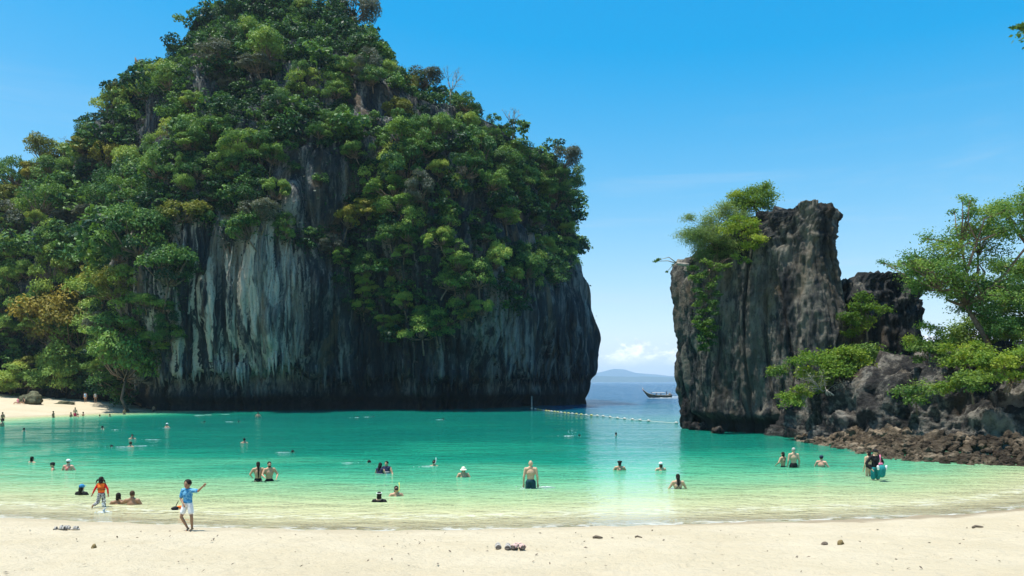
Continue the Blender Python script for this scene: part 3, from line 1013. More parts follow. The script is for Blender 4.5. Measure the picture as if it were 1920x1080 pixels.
# ---- single bushes and trees of the right hand side -----------------
def plant(name, label, cat, base, clumps, mat, leaf=0.16, leaves=260, trunk_r=0.08, bark='bark', seed=1, fork=None, flat=0.85, twig=True, group=None, up=0.45, aspect=0.5, loose=0.10, stems=1):
    """clumps: list of (centre, radius). base and centres in world metres"""
    rr_ = np.random.default_rng(seed)
    base = np.array(base, float)
    e = link(name, None, None, tuple(base))
    tag(e, label, cat, group)
    g = Geo()
    b = Geo()
    cs = [np.array(c, float) - base for c, _ in clumps]
    cen = np.mean(cs, 0)
    fk = np.array(fork, float) - base if fork is not None else cen * 0.45
    for s in range(stems):
        off = rr_.normal(size=3) * np.array([0.25, 0.25, 0]) * (stems > 1)
        mid = fk * 0.5 + rr_.normal(size=3) * 0.06 * np.linalg.norm(fk) + off
        b.tube([off * 1.6, mid, fk], [trunk_r, trunk_r * 0.85, trunk_r * 0.7], 7)
    nsub = max(1, len(cs) // 6)
    subs = [cs[i_] for i_ in rr_.permutation(len(cs))[:nsub]]
    subs = [fk + (s_ - fk) * 0.55 + rr_.normal(size=3) * 0.12 * np.linalg.norm(s_ - fk) for s_ in subs]
    fk0 = fk
    if nsub > 2:
        for s_ in subs:
            mm = fk0 * 0.5 + s_ * 0.5 + rr_.normal(size=3) * 0.1 * np.linalg.norm(s_ - fk0) - np.array([0, 0, 0.05]) * np.linalg.norm(s_ - fk0)
            b.tube([fk0, mm, s_], [trunk_r * 0.6, trunk_r * 0.48, trunk_r * 0.34], 6)
    for (c, (_, lr)) in zip(cs, clumps):
        if nsub > 2:
            fk = min(subs, key=lambda s_: np.linalg.norm(s_ - c))
        m1 = fk * 0.55 + c * 0.45 + np.array([0, 0, 0.08]) * np.linalg.norm(c - fk) + rr_.normal(size=3) * 0.07 * np.linalg.norm(c - fk)
        b.tube([fk, m1, c], [trunk_r * 0.3, trunk_r * 0.22, trunk_r * 0.08], 5)
        n = int(2.1 * leaves * lr ** 1.6)
        # twigs carry small sprays of leaves
        ns = max(5, n // 40)
        u = rr_.normal(size=(ns, 3))
        u /= np.linalg.norm(u, axis=1)[:, None]
        u[:, 2] = np.abs(u[:, 2]) * 1.0 - 0.35
        tips = c + u * lr * (0.45 + 0.6 * rr_.random(ns))[:, None] * np.array([1.1, 1.1, flat * 1.3])
        if twig:
            for tp in tips[:: 2]:
                b.tube([c * 0.8 + m1 * 0.2, (c + tp) / 2 + rr_.normal(size=3) * 0.05 * lr, tp], [trunk_r * 0.13, trunk_r * 0.09, trunk_r * 0.05], 3, False)
        sp = lr * (0.26 + loose)
        P = tips[rr_.integers(0, ns, n)] + rr_.normal(size=(n, 3)) * sp * np.array([1, 1, 0.55])
        N = np.array([0, 0, up]) + (P - c) * 0.4 / lr + rr_.normal(size=(n, 3)) * 0.45
        v, q_ = cards(P, N, leaf * (0.6 + 0.8 * rr_.random(n)), aspect, seed * 7 + int(lr * 100))
        t = np.clip(0.5 + 0.26 * rr_.normal() + 0.16 * rr_.normal(size=n), 0, 1)
        g.add(v, q_, a=np.repeat(t, 4))
    link('trunk', b.mesh('trunk', [M[bark]], True), e)
    link('crown', g.mesh('crown', [M[mat]], attr='tint'), e)
    return e


def blob(px0, py0, px1, py1, y, n, r0, r1, seed, dy=1.0, pw=1.0):
    """n clump centres inside the ellipse seen in that box at depth y"""
    q_ = np.random.default_rng(seed)
    out = []
    while len(out) < n:
        a, b_, d = q_.uniform(-1, 1, 3)
        if a * a + b_ * b_ + d * d > 1:
            continue
        p = at((px0 + px1) / 2 + a * (px1 - px0) / 2, (py0 + py1) / 2 + b_ * (py1 - py0) / 2, y)
        p[1] += d * dy
        out.append((p, q_.uniform(r0, r1)))
    return out


# on the sea stack
plant('feathery_bush', 'large feathery pale green bush spilling over the left shoulder of the sea stack', 'bush', at(1345, 505, 60.5),
      blob(1266, 380, 1425, 498, 60.6, 38, 0.5, 0.95, 3, 1.8), 'airy', 0.14, 800, 0.09, seed=31, fork=at(1345, 470, 60.8), stems=4, aspect=0.3, loose=0.12)
plant('lime_bush', 'rounded yellow-green bush at the highest point of the sea stack', 'bush', at(1415, 400, 61.5),
      blob(1372, 345, 1450, 398, 61.5, 18, 0.5, 0.9, 5, 1.2), 'lime', 0.15, 420, 0.08, seed=32, stems=2)
plant('lime_tree', 'small layered lime-green tree on the front of the sea stack top', 'tree', at(1405, 488, 58.2),
      blob(1362, 392, 1440, 470, 58.2, 12, 0.4, 0.7, 7, 0.8), 'lime', 0.17, 420, 0.08, seed=33, flat=0.6, fork=at(1408, 455, 58.2))
plant('hanging_creeper', 'dark green creeper hanging down the left front of the sea stack', 'creeper', at(1330, 505, 57.9),
      [(at(x, y, 57.7 - 0.004 * (y - 500)), 0.36) for x, y in [(1325 + 26 * math.sin(k_ * 2.4) * (1 - k_ / 50), 492 + k_ * 5.2) for k_ in range(32)] + [(1360, 500), (1380, 482), (1395, 490), (1300, 520)]],
      'tree', 0.17, 420, 0.05, seed=34, fork=at(1330, 530, 57.8))
plant('bare_twig', 'thin twig with a few leaves sticking out left from the sea stack', 'branch', at(1292, 497, 60.0),
      [(at(1236, 487, 60), 0.22), (at(1228, 490, 60), 0.16), (at(1262, 497, 60), 0.12), (at(1250, 510, 60), 0.10)], 'tree', 0.14, 600, 0.16, 'bark_pale', seed=35, fork=at(1270, 494, 60), twig=False)
plant('rock_fern', 'small lime fern on the left face of the sea stack below the creeper', 'fern', at(1313, 612, 57.3), blob(1292, 600, 1330, 620, 57.2, 4, 0.25, 0.4, 8, 0.2), 'lime', 0.14, 700, 0.03, seed=36)
plant('rock_shrub', 'small dark shrub low on the right front of the sea stack', 'shrub', at(1465, 700, 54.2), blob(1440, 670, 1490, 710, 54.0, 6, 0.35, 0.6, 9, 0.4), 'tree', 0.16, 420, 0.05, seed=37)
# between the rocks
plant('tower_tree', 'slender leafy tree growing up the face of the dark rock tower', 'tree', at(1625, 655, 55.6),
      blob(1582, 548, 1660, 650, 55.3, 16, 0.4, 0.75, 11, 0.8), 'lime', 0.19, 330, 0.09, seed=38, fork=at(1625, 620, 55.4))
plant('crag_bush', 'dark green bush in the cleft at the foot of the rock tower', 'bush', at(1640, 712, 54.0),
      blob(1585, 640, 1680, 700, 54.2, 16, 0.5, 0.9, 12, 1.0), 'tree', 0.19, 330, 0.08, seed=39)
plant('bright_bush', 'bright lime-green round bush above the dry shrub at the foot of the sea stack', 'bush', at(1560, 735, 51.8),
      blob(1503, 655, 1622, 735, 51.8, 26, 0.5, 0.85, 13, 1.2), 'lime', 0.20, 420, 0.08, seed=40, stems=2)
plant('trailing_bush', 'trailing green bush hanging left of the dry shrub at the foot of the sea stack', 'bush', at(1500, 745, 51.5),
      blob(1462, 720, 1512, 765, 51.2, 7, 0.35, 0.6, 14, 0.5), 'lime', 0.17, 420, 0.05, seed=41)
plant('dry_shrub', 'grey leafless tangled dry shrub on the ledge below the bright lime bush', 'shrub', at(1555, 742, 50.6),
      blob(1492, 695, 1592, 738, 50.6, 22, 0.4, 0.7, 15, 0.9), 'forest_grey', 0.10, 40, 0.055, 'bark_pale', seed=42, stems=5)
plant('pale_tree', 'small airy tree with pale stems left of the big shore tree', 'tree', at(1745, 690, 47.5),
      blob(1700, 605, 1785, 665, 47.5, 14, 0.35, 0.65, 16, 0.9), 'lime', 0.15, 260, 0.06, 'bark_pale', seed=43, fork=at(1742, 660, 47.5), stems=2)
plant('round_bush', 'small round yellow-green bush on the rock face under the pale stemmed tree', 'bush', at(1770, 748, 42.2),
      blob(1748, 718, 1796, 742, 42.0, 7, 0.25, 0.45, 17, 0.4), 'lime', 0.13, 400, 0.04, seed=44)
plant('yellow_shrub', 'broad yellow-green shrub on the right edge above the shore rocks', 'shrub', at(1890, 735, 41.0),
      blob(1830, 658, 1990, 722, 41.0, 26, 0.4, 0.75, 18, 1.2), 'lime', 0.16, 480, 0.07, seed=45, stems=3)
# the big tree
big = []
for (a0, b0, a1, b1, n, r0, r1, sd) in ((1690, 470, 1790, 545, 10, 0.4, 0.75, 1), (1720, 425, 1850, 560, 22, 0.5, 0.95, 2), (1800, 375, 1960, 470, 18, 0.5, 0.95, 3), (1870, 345, 2010, 420, 12, 0.5, 0.9, 4),
                                        (1790, 500, 1900, 600, 14, 0.45, 0.8, 5), (1660, 480, 1710, 510, 4, 0.25, 0.4, 6), (1780, 370, 1830, 410, 4, 0.25, 0.4, 7)):
    big += blob(a0, b0, a1, b1, 47.5, int(n * 1.3), r0, r1, 50 + sd, 2.0)
plant('shore_tree', 'big spreading tree with open airy crown on the right shore', 'tree', at(1862, 668, 47.5), big, 'shore', 0.15, 330, 0.20, seed=46, fork=at(1812, 575, 47.5), flat=0.8, loose=0.22)
plant('edge_tree', 'dense green tree at the right edge behind the big spreading tree', 'tree', at(1935, 690, 50.0),
      blob(1850, 440, 2050, 660, 50.5, 40, 0.7, 1.2, 61, 2.5), 'shore', 0.17, 420, 0.2, seed=47, fork=at(1930, 560, 50.5))
plant('edge_tree', 'darker tree filling the gap at the foot of the big spreading tree', 'tree', at(1850, 680, 51.5),
      blob(1790, 590, 1900, 665, 51.5, 18, 0.6, 1.0, 62, 1.5), 'tree', 0.18, 400, 0.12, seed=48)
for k_, (x0_, y0_, x1_, y1_, dpt, n_, mt, nm, lab) in enumerate((
        (1770, 640, 1850, 690, 44.5, 12, 'lime', 'ledge_bush', 'light green bush on the ledge right of the pale stemmed tree'),
        (1700, 640, 1790, 690, 46.5, 10, 'tree', 'ledge_bush', 'leafy dark bush behind the pale stemmed tree'),
        (1860, 560, 1990, 670, 46.0, 20, 'shore', 'ledge_bush', 'tall light green bush at the right edge under the dense tree'),
        (1800, 690, 1850, 740, 41.0, 7, 'tree', 'ledge_bush', 'small dark bush hanging on the rock face left of the yellow-green shrub'),
        (1700, 720, 1740, 760, 42.5, 4, 'tree', 'ledge_bush', 'tiny green tuft on the grey rock face left of the round bush'))):
    plant(nm, lab, 'bush', at((x0_ + x1_) / 2, y1_ + 18, dpt + 0.4), blob(x0_, y0_, x1_, y1_, dpt, n_, 0.35, 0.7, 80 + k_, 0.9), mt, 0.16, 420, 0.06, seed=90 + k_)
# tree leaning in from outside on the right: only the tip of one branch is seen
plant('leaning_tree', 'leafy branch tip of a tree reaching in at the top right corner', 'tree', (29.5, 30.0, 0.6),
      [(at(1903, 52, 30), 0.22), (at(1912, 56, 30), 0.25), (at(1930, 60, 30), 0.4), (at(1970, 70, 30), 0.7), (at(2020, 50, 30), 0.9), (at(2060, 20, 31), 1.0), (at(2110, 60, 30), 1.1), (at(2080, 110, 30), 1.0), (at(2140, 10, 30.5), 1.1)],
      'tree', 0.17, 230, 0.2, seed=49, fork=at(2110, 120, 30))
# bare dead trees on the skyline
def twigs(g, p0, d, L_, r0, lev, r_):
    d = d / np.linalg.norm(d)
    p1 = p0 + d * L_ * 0.5 + r_.normal(size=3) * 0.06 * L_
    p2 = p0 + d * L_ + r_.normal(size=3) * 0.08 * L_
    g.tube([p0, p1, p2], [r0, r0 * 0.8, r0 * 0.55], 5)
    if lev:
        for _ in range(3):
            twigs(g, p1 if r_.random() < 0.4 else p2, d + r_.normal(size=3) * 0.55, L_ * 0.68, r0 * 0.55, lev - 1, r_)


for k, (sx, h_, lab) in enumerate(((850, 4.0, 'bare grey dead tree on the upper right skyline of the big cliff'), (965, 3.6, 'bare grey dead tree on the right skyline nearer the sea gap'), (122, 3.6, 'bare twiggy dead tree on the far left skyline of the big cliff'))):
    cm = np.where((np.abs(px - sx) < 6) & (fl[:, 1] < 150), py, 1e9)
    sp_ = fl[int(np.argmin(cm))] + np.array([0, -0.5, -0.3])
    e = link('dead_tree', None, None, tuple(sp_))
    tag(e, lab, 'dead tree')
    r_ = np.random.default_rng(300 + k)
    g = Geo()
    g.tube([(0, 0, 0), (0.1, 0, h_ * 0.5)], [0.16, 0.12], 6)
    link('trunk', g.mesh('trunk', [M['bark_pale']], True), e)
    g = Geo()
    for _ in range(3):
        twigs(g, np.array((0.1, 0, h_ * 0.48)), np.array((r_.normal() * 0.5, r_.normal() * 0.3, 1.0)), h_ * 0.42, 0.09, 3, r_)
    link('branches', g.mesh('branches', [M['bark_pale']], True), e)
# dead snag on the skyline
cm = np.where((np.abs(px - 262) < 5) & (fl[:, 1] < 150), py, 1e9)
sp_ = fl[int(np.argmin(cm))] + np.array([0, -0.5, 1.6])
e = link('dead_snag', None, None, tuple(sp_))
tag(e, 'dark broken snag sticking up on the left skyline of the big cliff', 'snag')
g = Geo()
g.tube([(0.3, 0, -3), (0, 0, 0), (-0.5, 0, 1.0), (-0.75, 0, 1.9)], [0.45, 0.4, 0.28, 0.06], 7)
link('stump', g.mesh('stump', [M['bark']], True), e)
g = Geo()
g.tube([(-0.4, 0, 1.3), (0.5, 0.1, 1.55), (1.4, 0.2, 1.4)], [0.07, 0.05, 0.02], 5)
link('limb', g.mesh('limb', [M['bark']], True), e)

# ================================================================== RUBBLE ALONG THE RIGHT SHORE
ROCKS = []
for k in range(7):
    bm = bmesh.new()
    bmesh.ops.create_icosphere(bm, subdivisions=2, radius=1.0)
    co = np.array([v.co[:] for v in bm.verts])
    d = 1 + 0.42 * fbm(co[:, 0] * 1.1 + k * 5, co[:, 1] * 1.1, co[:, 2] * 1.1, 2) + 0.16 * fbm(co[:, 0] * 3.1 + k, co[:, 1] * 3.1, co[:, 2] * 3.1, 1)
    co = co * d[:, None] * np.array([1, 0.8, 0.62])
    for v, c in zip(bm.verts, co):
        v.co = c
    me = bpy.data.meshes.new('rubble_rock')
    bm.to_mesh(me)
    bm.free()
    me.materials.append(M['rubble'])
    ROCKS.append((me, co, np.array([[v for v in p.vertices] for p in me.polygons])))
line = np.array([W(1490, 823)[:2], W(1530, 831)[:2], W(1560, 836)[:2], W(1600, 844)[:2], W(1650, 856)[:2], W(1700, 863)[:2], W(1760, 867)[:2], W(1830, 870)[:2], W(1920, 873)[:2], (28, 34.5), (33, 33.5)])
seg = np.concatenate([[0], np.cumsum(np.linalg.norm(np.diff(line, axis=0), axis=1))])


def apron(r_, t, back):
    x = np.interp(t, seg, line[:, 0])
    y = np.interp(t, seg, line[:, 1])
    x2 = np.interp(t + 0.1, seg, line[:, 0])
    y2 = np.interp(t + 0.1, seg, line[:, 1])
    d = np.array([x2 - x, y2 - y])
    d /= np.linalg.norm(d) + 1e-9
    nrm = np.array([-d[1], d[0]])
    if nrm[1] < 0 and abs(nrm[1]) > 0.2:
        nrm = -nrm
    if nrm[0] < 0 and abs(nrm[1]) <= 0.2:
        nrm = -nrm
    return x + nrm[0] * back, y + nrm[1] * back


rubble = Geo()
rr_ = np.random.default_rng(5)
for k in range(1900):
    t = rr_.uniform(0, seg[-1])
    back = rr_.uniform(-0.5, 3.6)
    x, y = apron(rr_, t, back)
    s = rr_.uniform(0.10, 0.26) if k >= 260 else rr_.uniform(0.22, 0.45)
    z = -0.12 + 0.33 * max(back, 0) + rr_.uniform(-0.05, 0.08)
    rot = (rr_.uniform(0, 6.3), rr_.uniform(0, 6.3), rr_.uniform(0, 6.3))
    me, co, tr = ROCKS[k % 7]
    if k < 260:
        o = link('shore_stone', me, shelf, (x, y, z), rot, (s * rr_.uniform(0.7, 1.2), s, s))
    else:
        Rm = np.array(Matrix.Rotation(rot[2], 3, 'Z') @ Matrix.Rotation(rot[0], 3, 'X'))
        rubble.add((co @ Rm.T) * s + np.array([x, y, z]), t=tr)
o = link('rubble', rubble.mesh('rubble', [M['rubble']]), shelf)
o['kind'] = 'stuff'

# ================================================================== PEOPLE
SK = {'tan': (0.48, 0.28, 0.17), 'brown': (0.30, 0.165, 0.095), 'fair': (0.54, 0.34, 0.22), 'pink': (0.58, 0.31, 0.22)}
for k, c in SK.items():
    M['skin_' + k] = plain('skin_' + k, c, 0.5, 0.35, 0.10, 7)
CL = {'black': (0.012, 0.012, 0.014), 'hair': (0.014, 0.010, 0.008), 'hair_brown': (0.06, 0.035, 0.02), 'hair_grey': (0.35, 0.32, 0.29), 'red': (0.62, 0.02, 0.02), 'orange': (0.85, 0.16, 0.02), 'white': (0.75, 0.75, 0.73),
      'blue': (0.03, 0.20, 0.42), 'dark_teal': (0.012, 0.05, 0.065), 'teal': (0.01, 0.20, 0.20), 'pink_cloth': (0.72, 0.20, 0.32), 'cream': (0.72, 0.66, 0.52), 'yellow': (0.75, 0.62, 0.08), 'navy': (0.02, 0.025, 0.06),
      'crimson': (0.55, 0.03, 0.08), 'grey': (0.3, 0.3, 0.31), 'pale_blue': (0.35, 0.55, 0.72)}
for k, c in CL.items():
    M[k] = plain(k, c, 0.75, 0.2, 0.18, 12)


def pattern_mat(name, c1, c2, scale, lo, hi):
    m, nt, out = new_mat(name)
    pos = nd(nt, 'ShaderNodeTexCoord').outputs['Object']
    n = noise(nt, pos, scale, 3, 0.6, 0.6)
    p = nd(nt, 'ShaderNodeBsdfPrincipled', {'Base Color': mixc(nt, smooth(nt, n, lo, hi), c1, c2), 'Roughness': 0.8})
    nt.links.new(p.outputs[0], out.inputs[0])
    M[name] = m


pattern_mat('blue_print', (0.02, 0.20, 0.42), (0.16, 0.42, 0.58), 16, 0.45, 0.62)
pattern_mat('leopard_print', (0.72, 0.72, 0.70), (0.03, 0.03, 0.035), 26, 0.44, 0.5)


def remesh(g, name, vox, mat, smooth_it=6):
    me = g.mesh(name + '_raw', [])
    ob = bpy.data.objects.new('work', me)
    C.objects.link(ob)
    md = ob.modifiers.new('r', 'REMESH')
    md.mode = 'VOXEL'
    md.voxel_size = vox
    ms = ob.modifiers.new('s', 'SMOOTH')
    ms.iterations = smooth_it
    ms.factor = 0.5
    dg = bpy.context.evaluated_depsgraph_get()
    me2 = bpy.data.meshes.new_from_object(ob.evaluated_get(dg))
    bpy.data.objects.remove(ob)
    bpy.data.meshes.remove(me)
    me2.name = name
    me2.materials.clear()
    me2.materials.append(mat)
    me2.polygons.foreach_set('use_smooth', np.ones(len(me2.polygons), bool))
    return me2


A = np.array


def pose_points(pose, child=False):
    """joints of a 1.75 m figure facing -Y; x>0 is the figure's left seen from behind"""
    J = dict(pel=A((0, 0, 0.95)), chest=A((0, 0, 1.28)), neck=A((0, 0.01, 1.47)), head=A((0, -0.015, 1.62)))
    J['sL'], J['sR'] = A((0.185, 0, 1.42)), A((-0.185, 0, 1.42))
    J['eL'], J['eR'] = A((0.25, 0.03, 1.13)), A((-0.25, 0.03, 1.13))
    J['wL'], J['wR'] = A((0.26, -0.05, 0.87)), A((-0.26, -0.05, 0.87))
    J['hL'], J['hR'] = A((0.09, 0, 0.92)), A((-0.09, 0, 0.92))
    J['kL'], J['kR'] = A((0.105, -0.02, 0.50)), A((-0.105, -0.02, 0.50))
    J['aL'], J['aR'] = A((0.11, 0.02, 0.08)), A((-0.11, 0.02, 0.08))
    up = ['pel', 'chest', 'neck', 'head', 'sL', 'sR', 'eL', 'eR', 'wL', 'wR', 'hL', 'hR']
    if pose == 'sit':
        for k in up:
            J[k] = J[k] - A((0, 0, 0.83))
        J['kL'], J['kR'] = A((0.14, -0.42, 0.22)), A((-0.14, -0.42, 0.22))
        J['aL'], J['aR'] = A((0.13, -0.62, -0.10)), A((-0.13, -0.62, -0.10))
        J['eL'], J['eR'] = A((0.32, -0.04, 0.36)), A((-0.32, -0.04, 0.36))
        J['wL'], J['wR'] = A((0.40, -0.22, 0.26)), A((-0.40, -0.22, 0.26))
    elif pose == 'sit_wave':
        J = pose_points('sit')
        J['eL'], J['wL'] = A((0.36, -0.06, 0.50)), A((0.50, -0.12, 0.66))
    elif pose == 'hips':
        J['eL'], J['eR'] = A((0.40, 0.08, 1.20)), A((-0.37, 0.05, 1.16))
        J['wL'], J['wR'] = A((0.22, -0.10, 1.02)), A((-0.24, -0.10, 0.95))
    elif pose == 'point':       # boy: facing the camera's left, one arm thrown out to the right
        J['eL'], J['wL'] = A((0.44, -0.02, 1.42)), A((0.66, -0.05, 1.60))
        J['eR'], J['wR'] = A((-0.24, -0.06, 1.14)), A((-0.04, -0.18, 0.97))
        J['kR'], J['aR'] = A((-0.19, -0.10, 0.50)), A((-0.02, 0.02, 0.09))
        J['kL'], J['aL'] = A((0.17, -0.02, 0.50)), A((0.14, 0.05, 0.09))
    elif pose == 'run':
        for k in up:
            J[k] = J[k] + A((0, 0, -0.05))
        J['eL'], J['wL'] = A((0.30, 0.06, 1.14)), A((0.40, 0.08, 0.92))
        J['eR'], J['wR'] = A((-0.33, 0.0, 1.15)), A((-0.38, 0.04, 0.90))
        J['kL'], J['aL'] = A((0.17, 0.03, 0.48)), A((0.22, 0.34, 0.36))
        J['kR'], J['aR'] = A((-0.10, -0.06, 0.46)), A((-0.16, 0.0, 0.06))
    elif pose == 'hug':
        J['eL'], J['wL'] = A((0.33, -0.02, 1.20)), A((0.24, -0.22, 1.08))
        J['eR'], J['wR'] = A((-0.30, -0.10, 1.22)), A((-0.26, -0.30, 1.16))
    elif pose == 'prone':       # lying face down at the surface, head towards -Y
        base = pose_points('stand')
        for k, v in base.items():
            J[k] = A((v[0], -(v[2] - 0.95), -0.08 + v[1] * 0.6))
        J['head'] = A((0, -0.68, 0.03))
        J['eL'], J['wL'] = A((0.30, -0.62, -0.06)), A((0.22, -0.86, -0.05))
        J['eR'], J['wR'] = A((-0.30, -0.30, -0.1)), A((-0.30, -0.05, -0.12))
        J['aL'], J['aR'] = A((0.10, 0.85, -0.10)), A((-0.12, 0.83, -0.02))
    if child:
        J['head'] = J['neck'] + (J['head'] - J['neck']) * 1.18
    return J


def body_geo(J, hs=1.0, fingers=True, face=True):
    g = Geo()
    d = J['neck'] - J['pel']
    L = np.linalg.norm(d)
    d = d / L
    x = A((1.0, 0, 0))
    f = np.cross(x, d)
    Rm = np.stack([x, -f * -1, d], 1) if False else np.stack([x, np.cross(d, x), d], 1)
    g.ell(J['pel'] + d * 0.0, (0.155, 0.105, 0.12), Rm)
    g.ell(J['pel'] + d * 0.14, (0.135, 0.09, 0.13), Rm)
    g.ell(J['chest'] * 0.5 + J['pel'] * 0.5 + d * 0.03, (0.142, 0.095, 0.13), Rm)
    g.ell(J['chest'], (0.176, 0.112, 0.165), Rm)
    g.cap(J['sL'] * 0.82 + J['sR'] * 0.18 - d * 0.0, 0.07, J['sR'] * 0.82 + J['sL'] * 0.18, 0.07)
    g.cap(J['sL'] * 0.72 + J['sR'] * 0.28 + d * 0.012, 0.064, J['neck'] + d * 0.02, 0.060)
    g.cap(J['sR'] * 0.72 + J['sL'] * 0.28 + d * 0.012, 0.064, J['neck'] + d * 0.02, 0.060)
    g.cap(J['neck'] - d * 0.03, 0.058, J['head'] - d * 0.04, 0.057)
    hd = J['head']
    g.ell(hd, A((0.074, 0.092, 0.112)) * hs, None, 14, 10)
    g.ell(hd + A((0, -0.018, -0.045)) * hs, A((0.055, 0.07, 0.07)) * hs)
    if face:
        g.cap(hd + A((0, -0.088, 0.005)) * hs, 0.011 * hs, hd + A((0, -0.102, -0.03)) * hs, 0.015 * hs, 6)
        for s in (-1, 1):
            g.ell(hd + A((s * 0.077, 0.005, -0.005)) * hs, A((0.012, 0.022, 0.032)) * hs, None, 8, 6)
    for s in 'LR':
        g.cap(J['s' + s], 0.064, J['e' + s], 0.043)
        g.cap(J['e' + s], 0.043, J['w' + s], 0.029)
        hv = J['w' + s] - J['e' + s]
        hv = hv / np.linalg.norm(hv)
        side = np.cross(hv, A((0.0, 1.0, 0.1)))
        side /= np.linalg.norm(side) + 1e-9
        wv = J['w' + s]
        pm = wv + hv * 0.07
        if fingers:
            for o_ in (-0.022, 0.0, 0.022):
                g.cap(wv + side * o_ * 0.6, 0.017, pm + side * o_, 0.015, 6)
            for o_, ln in ((-0.033, 0.065), (-0.011, 0.085), (0.011, 0.08), (0.033, 0.055)):
                a = pm + side * o_ + hv * 0.01
                b = a + hv * ln * 0.55
                c = b + hv * ln * 0.4 + np.cross(side, hv) * 0.02
                g.cap(a, 0.0095, b, 0.009, 6)
                g.cap(b, 0.009, c, 0.008, 6)
            a = wv + hv * 0.025 + side * -0.03
            g.cap(a, 0.013, a + side * -0.03 + hv * 0.035, 0.011, 6)
        else:
            g.cap(wv, 0.025, pm + hv * 0.06, 0.026, 6)
        g.cap(J['h' + s], 0.088, J['k' + s], 0.056)
        km = J['k' + s] * 0.65 + J['a' + s] * 0.35
        g.cap(J['k' + s], 0.053, km, 0.055)
        g.cap(km, 0.055, J['a' + s], 0.036)
        lv = J['a' + s] - J['k' + s]
        lv = lv / np.linalg.norm(lv)
        fw = A((0, -1.0, 0)) - lv * (lv @ A((0, -1.0, 0)))
        if np.linalg.norm(fw) < 0.3:
            fw = lv * 0.8
        fw = fw / np.linalg.norm(fw)
        heel = J['a' + s] + lv * 0.035 - fw * 0.03
        g.cap(heel, 0.034, J['a' + s] + lv * 0.045 + fw * 0.15, 0.028, 8)
    return g


def shell(J, bits, grow):
    """cloth grown over the named stretches of the body"""
    g = Geo()
    for bit in bits:
        if bit == 'trunk_top':
            g.ell(J['chest'], A((0.165, 0.108, 0.165)) + grow)
            g.ell((J['chest'] + J['pel']) / 2 + A((0, 0, 0.03)), A((0.148, 0.10, 0.16)) + grow)
            g.cap(J['sL'] * 0.85 + J['sR'] * 0.15, 0.066 + grow, J['sR'] * 0.85 + J['sL'] * 0.15, 0.066 + grow)
        elif bit == 'belly':
            g.ell(J['pel'] + A((0, 0, 0.08)), A((0.152, 0.104, 0.14)) + grow)
        elif bit == 'pelvis':
            g.ell(J['pel'] + A((0, 0, 0.01)), A((0.158, 0.108, 0.115)) + grow)
        elif bit == 'chest_band':
            g.ell(J['chest'] + A((0, 0, -0.02)), A((0.166, 0.109, 0.05)) + grow)
        elif bit[0] == 'sleeve':
            f_ = bit[1]
            for s in 'LR':
                g.cap(J['s' + s], 0.058 + grow, J['s' + s] * (1 - f_) + J['e' + s] * f_, 0.050 + grow)
        elif bit[0] == 'arm':
            f_ = bit[1]
            for s in 'LR':
                g.cap(J['s' + s], 0.057 + grow, J['e' + s], 0.042 + grow)
                g.cap(J['e' + s], 0.042 + grow, J['e' + s] * (1 - f_) + J['w' + s] * f_, 0.030 + grow)
        elif bit[0] == 'leg':
            f_, w_ = bit[1], bit[2]
            for s in 'LR':
                g.cap(J['h' + s], 0.092 + grow, J['h' + s] * (1 - f_) + J['k' + s] * f_, 0.092 * (1 - f_) + 0.058 * f_ + grow + w_)
        elif bit[0] == 'shin':
            f_, w_ = bit[1], bit[2]
            for s in 'LR':
                g.cap(J['h' + s], 0.09 + grow, J['k' + s], 0.06 + grow + w_)
                g.cap(J['k' + s], 0.06 + grow + w_, J['k' + s] * (1 - f_) + J['a' + s] * f_, 0.045 + grow + w_)
    return g


def hair_geo(J, style, hs=1.0):
    g = Geo()
    h = J['head']
    if style == 'bald':
        return None
    g.ell(h + A((0, 0.018, 0.030)) * hs, A((0.083, 0.094, 0.100)) * hs, None, 14, 10)
    if style == 'mop':
        g.ell(h + A((0, 0.022, 0.03)) * hs, A((0.096, 0.102, 0.098)) * hs, None, 14, 10)
    if style in ('bob', 'long', 'pony', 'pigtails', 'buns'):
        g.ell(h + A((0, 0.05, -0.03)) * hs, A((0.080, 0.062, 0.10)) * hs)
    if style == 'bob':
        g.ell(h + A((0, 0.04, -0.075)) * hs, A((0.088, 0.065, 0.075)) * hs)
    if style == 'long':
        g.cap(h + A((0, 0.07, -0.04)) * hs, 0.07 * hs, h + A((0, 0.10, -0.28)) * hs, 0.05 * hs)
    if style == 'pony':
        g.cap(h + A((0, 0.09, -0.02)) * hs, 0.045 * hs, h + A((0, 0.125, -0.25)) * hs, 0.042 * hs)
        g.cap(h + A((0, 0.125, -0.25)) * hs, 0.042 * hs, h + A((0, 0.115, -0.55)) * hs, 0.022 * hs)
    if style == 'pigtails':
        for s in (-1, 1):
            g.cap(h + A((s * 0.07, 0.05, 0.02)) * hs, 0.026 * hs, h + A((s * 0.13, 0.05, 0.0)) * hs, 0.03 * hs)
            g.cap(h + A((s * 0.13, 0.05, 0.0)) * hs, 0.03 * hs, h + A((s * 0.185, 0.05, -0.14)) * hs, 0.008 * hs)
    if style == 'buns':
        for s in (-1, 1):
            g.ell(h + A((s * 0.075, 0.045, 0.075)) * hs, A((0.045, 0.045, 0.045)) * hs)
    return g


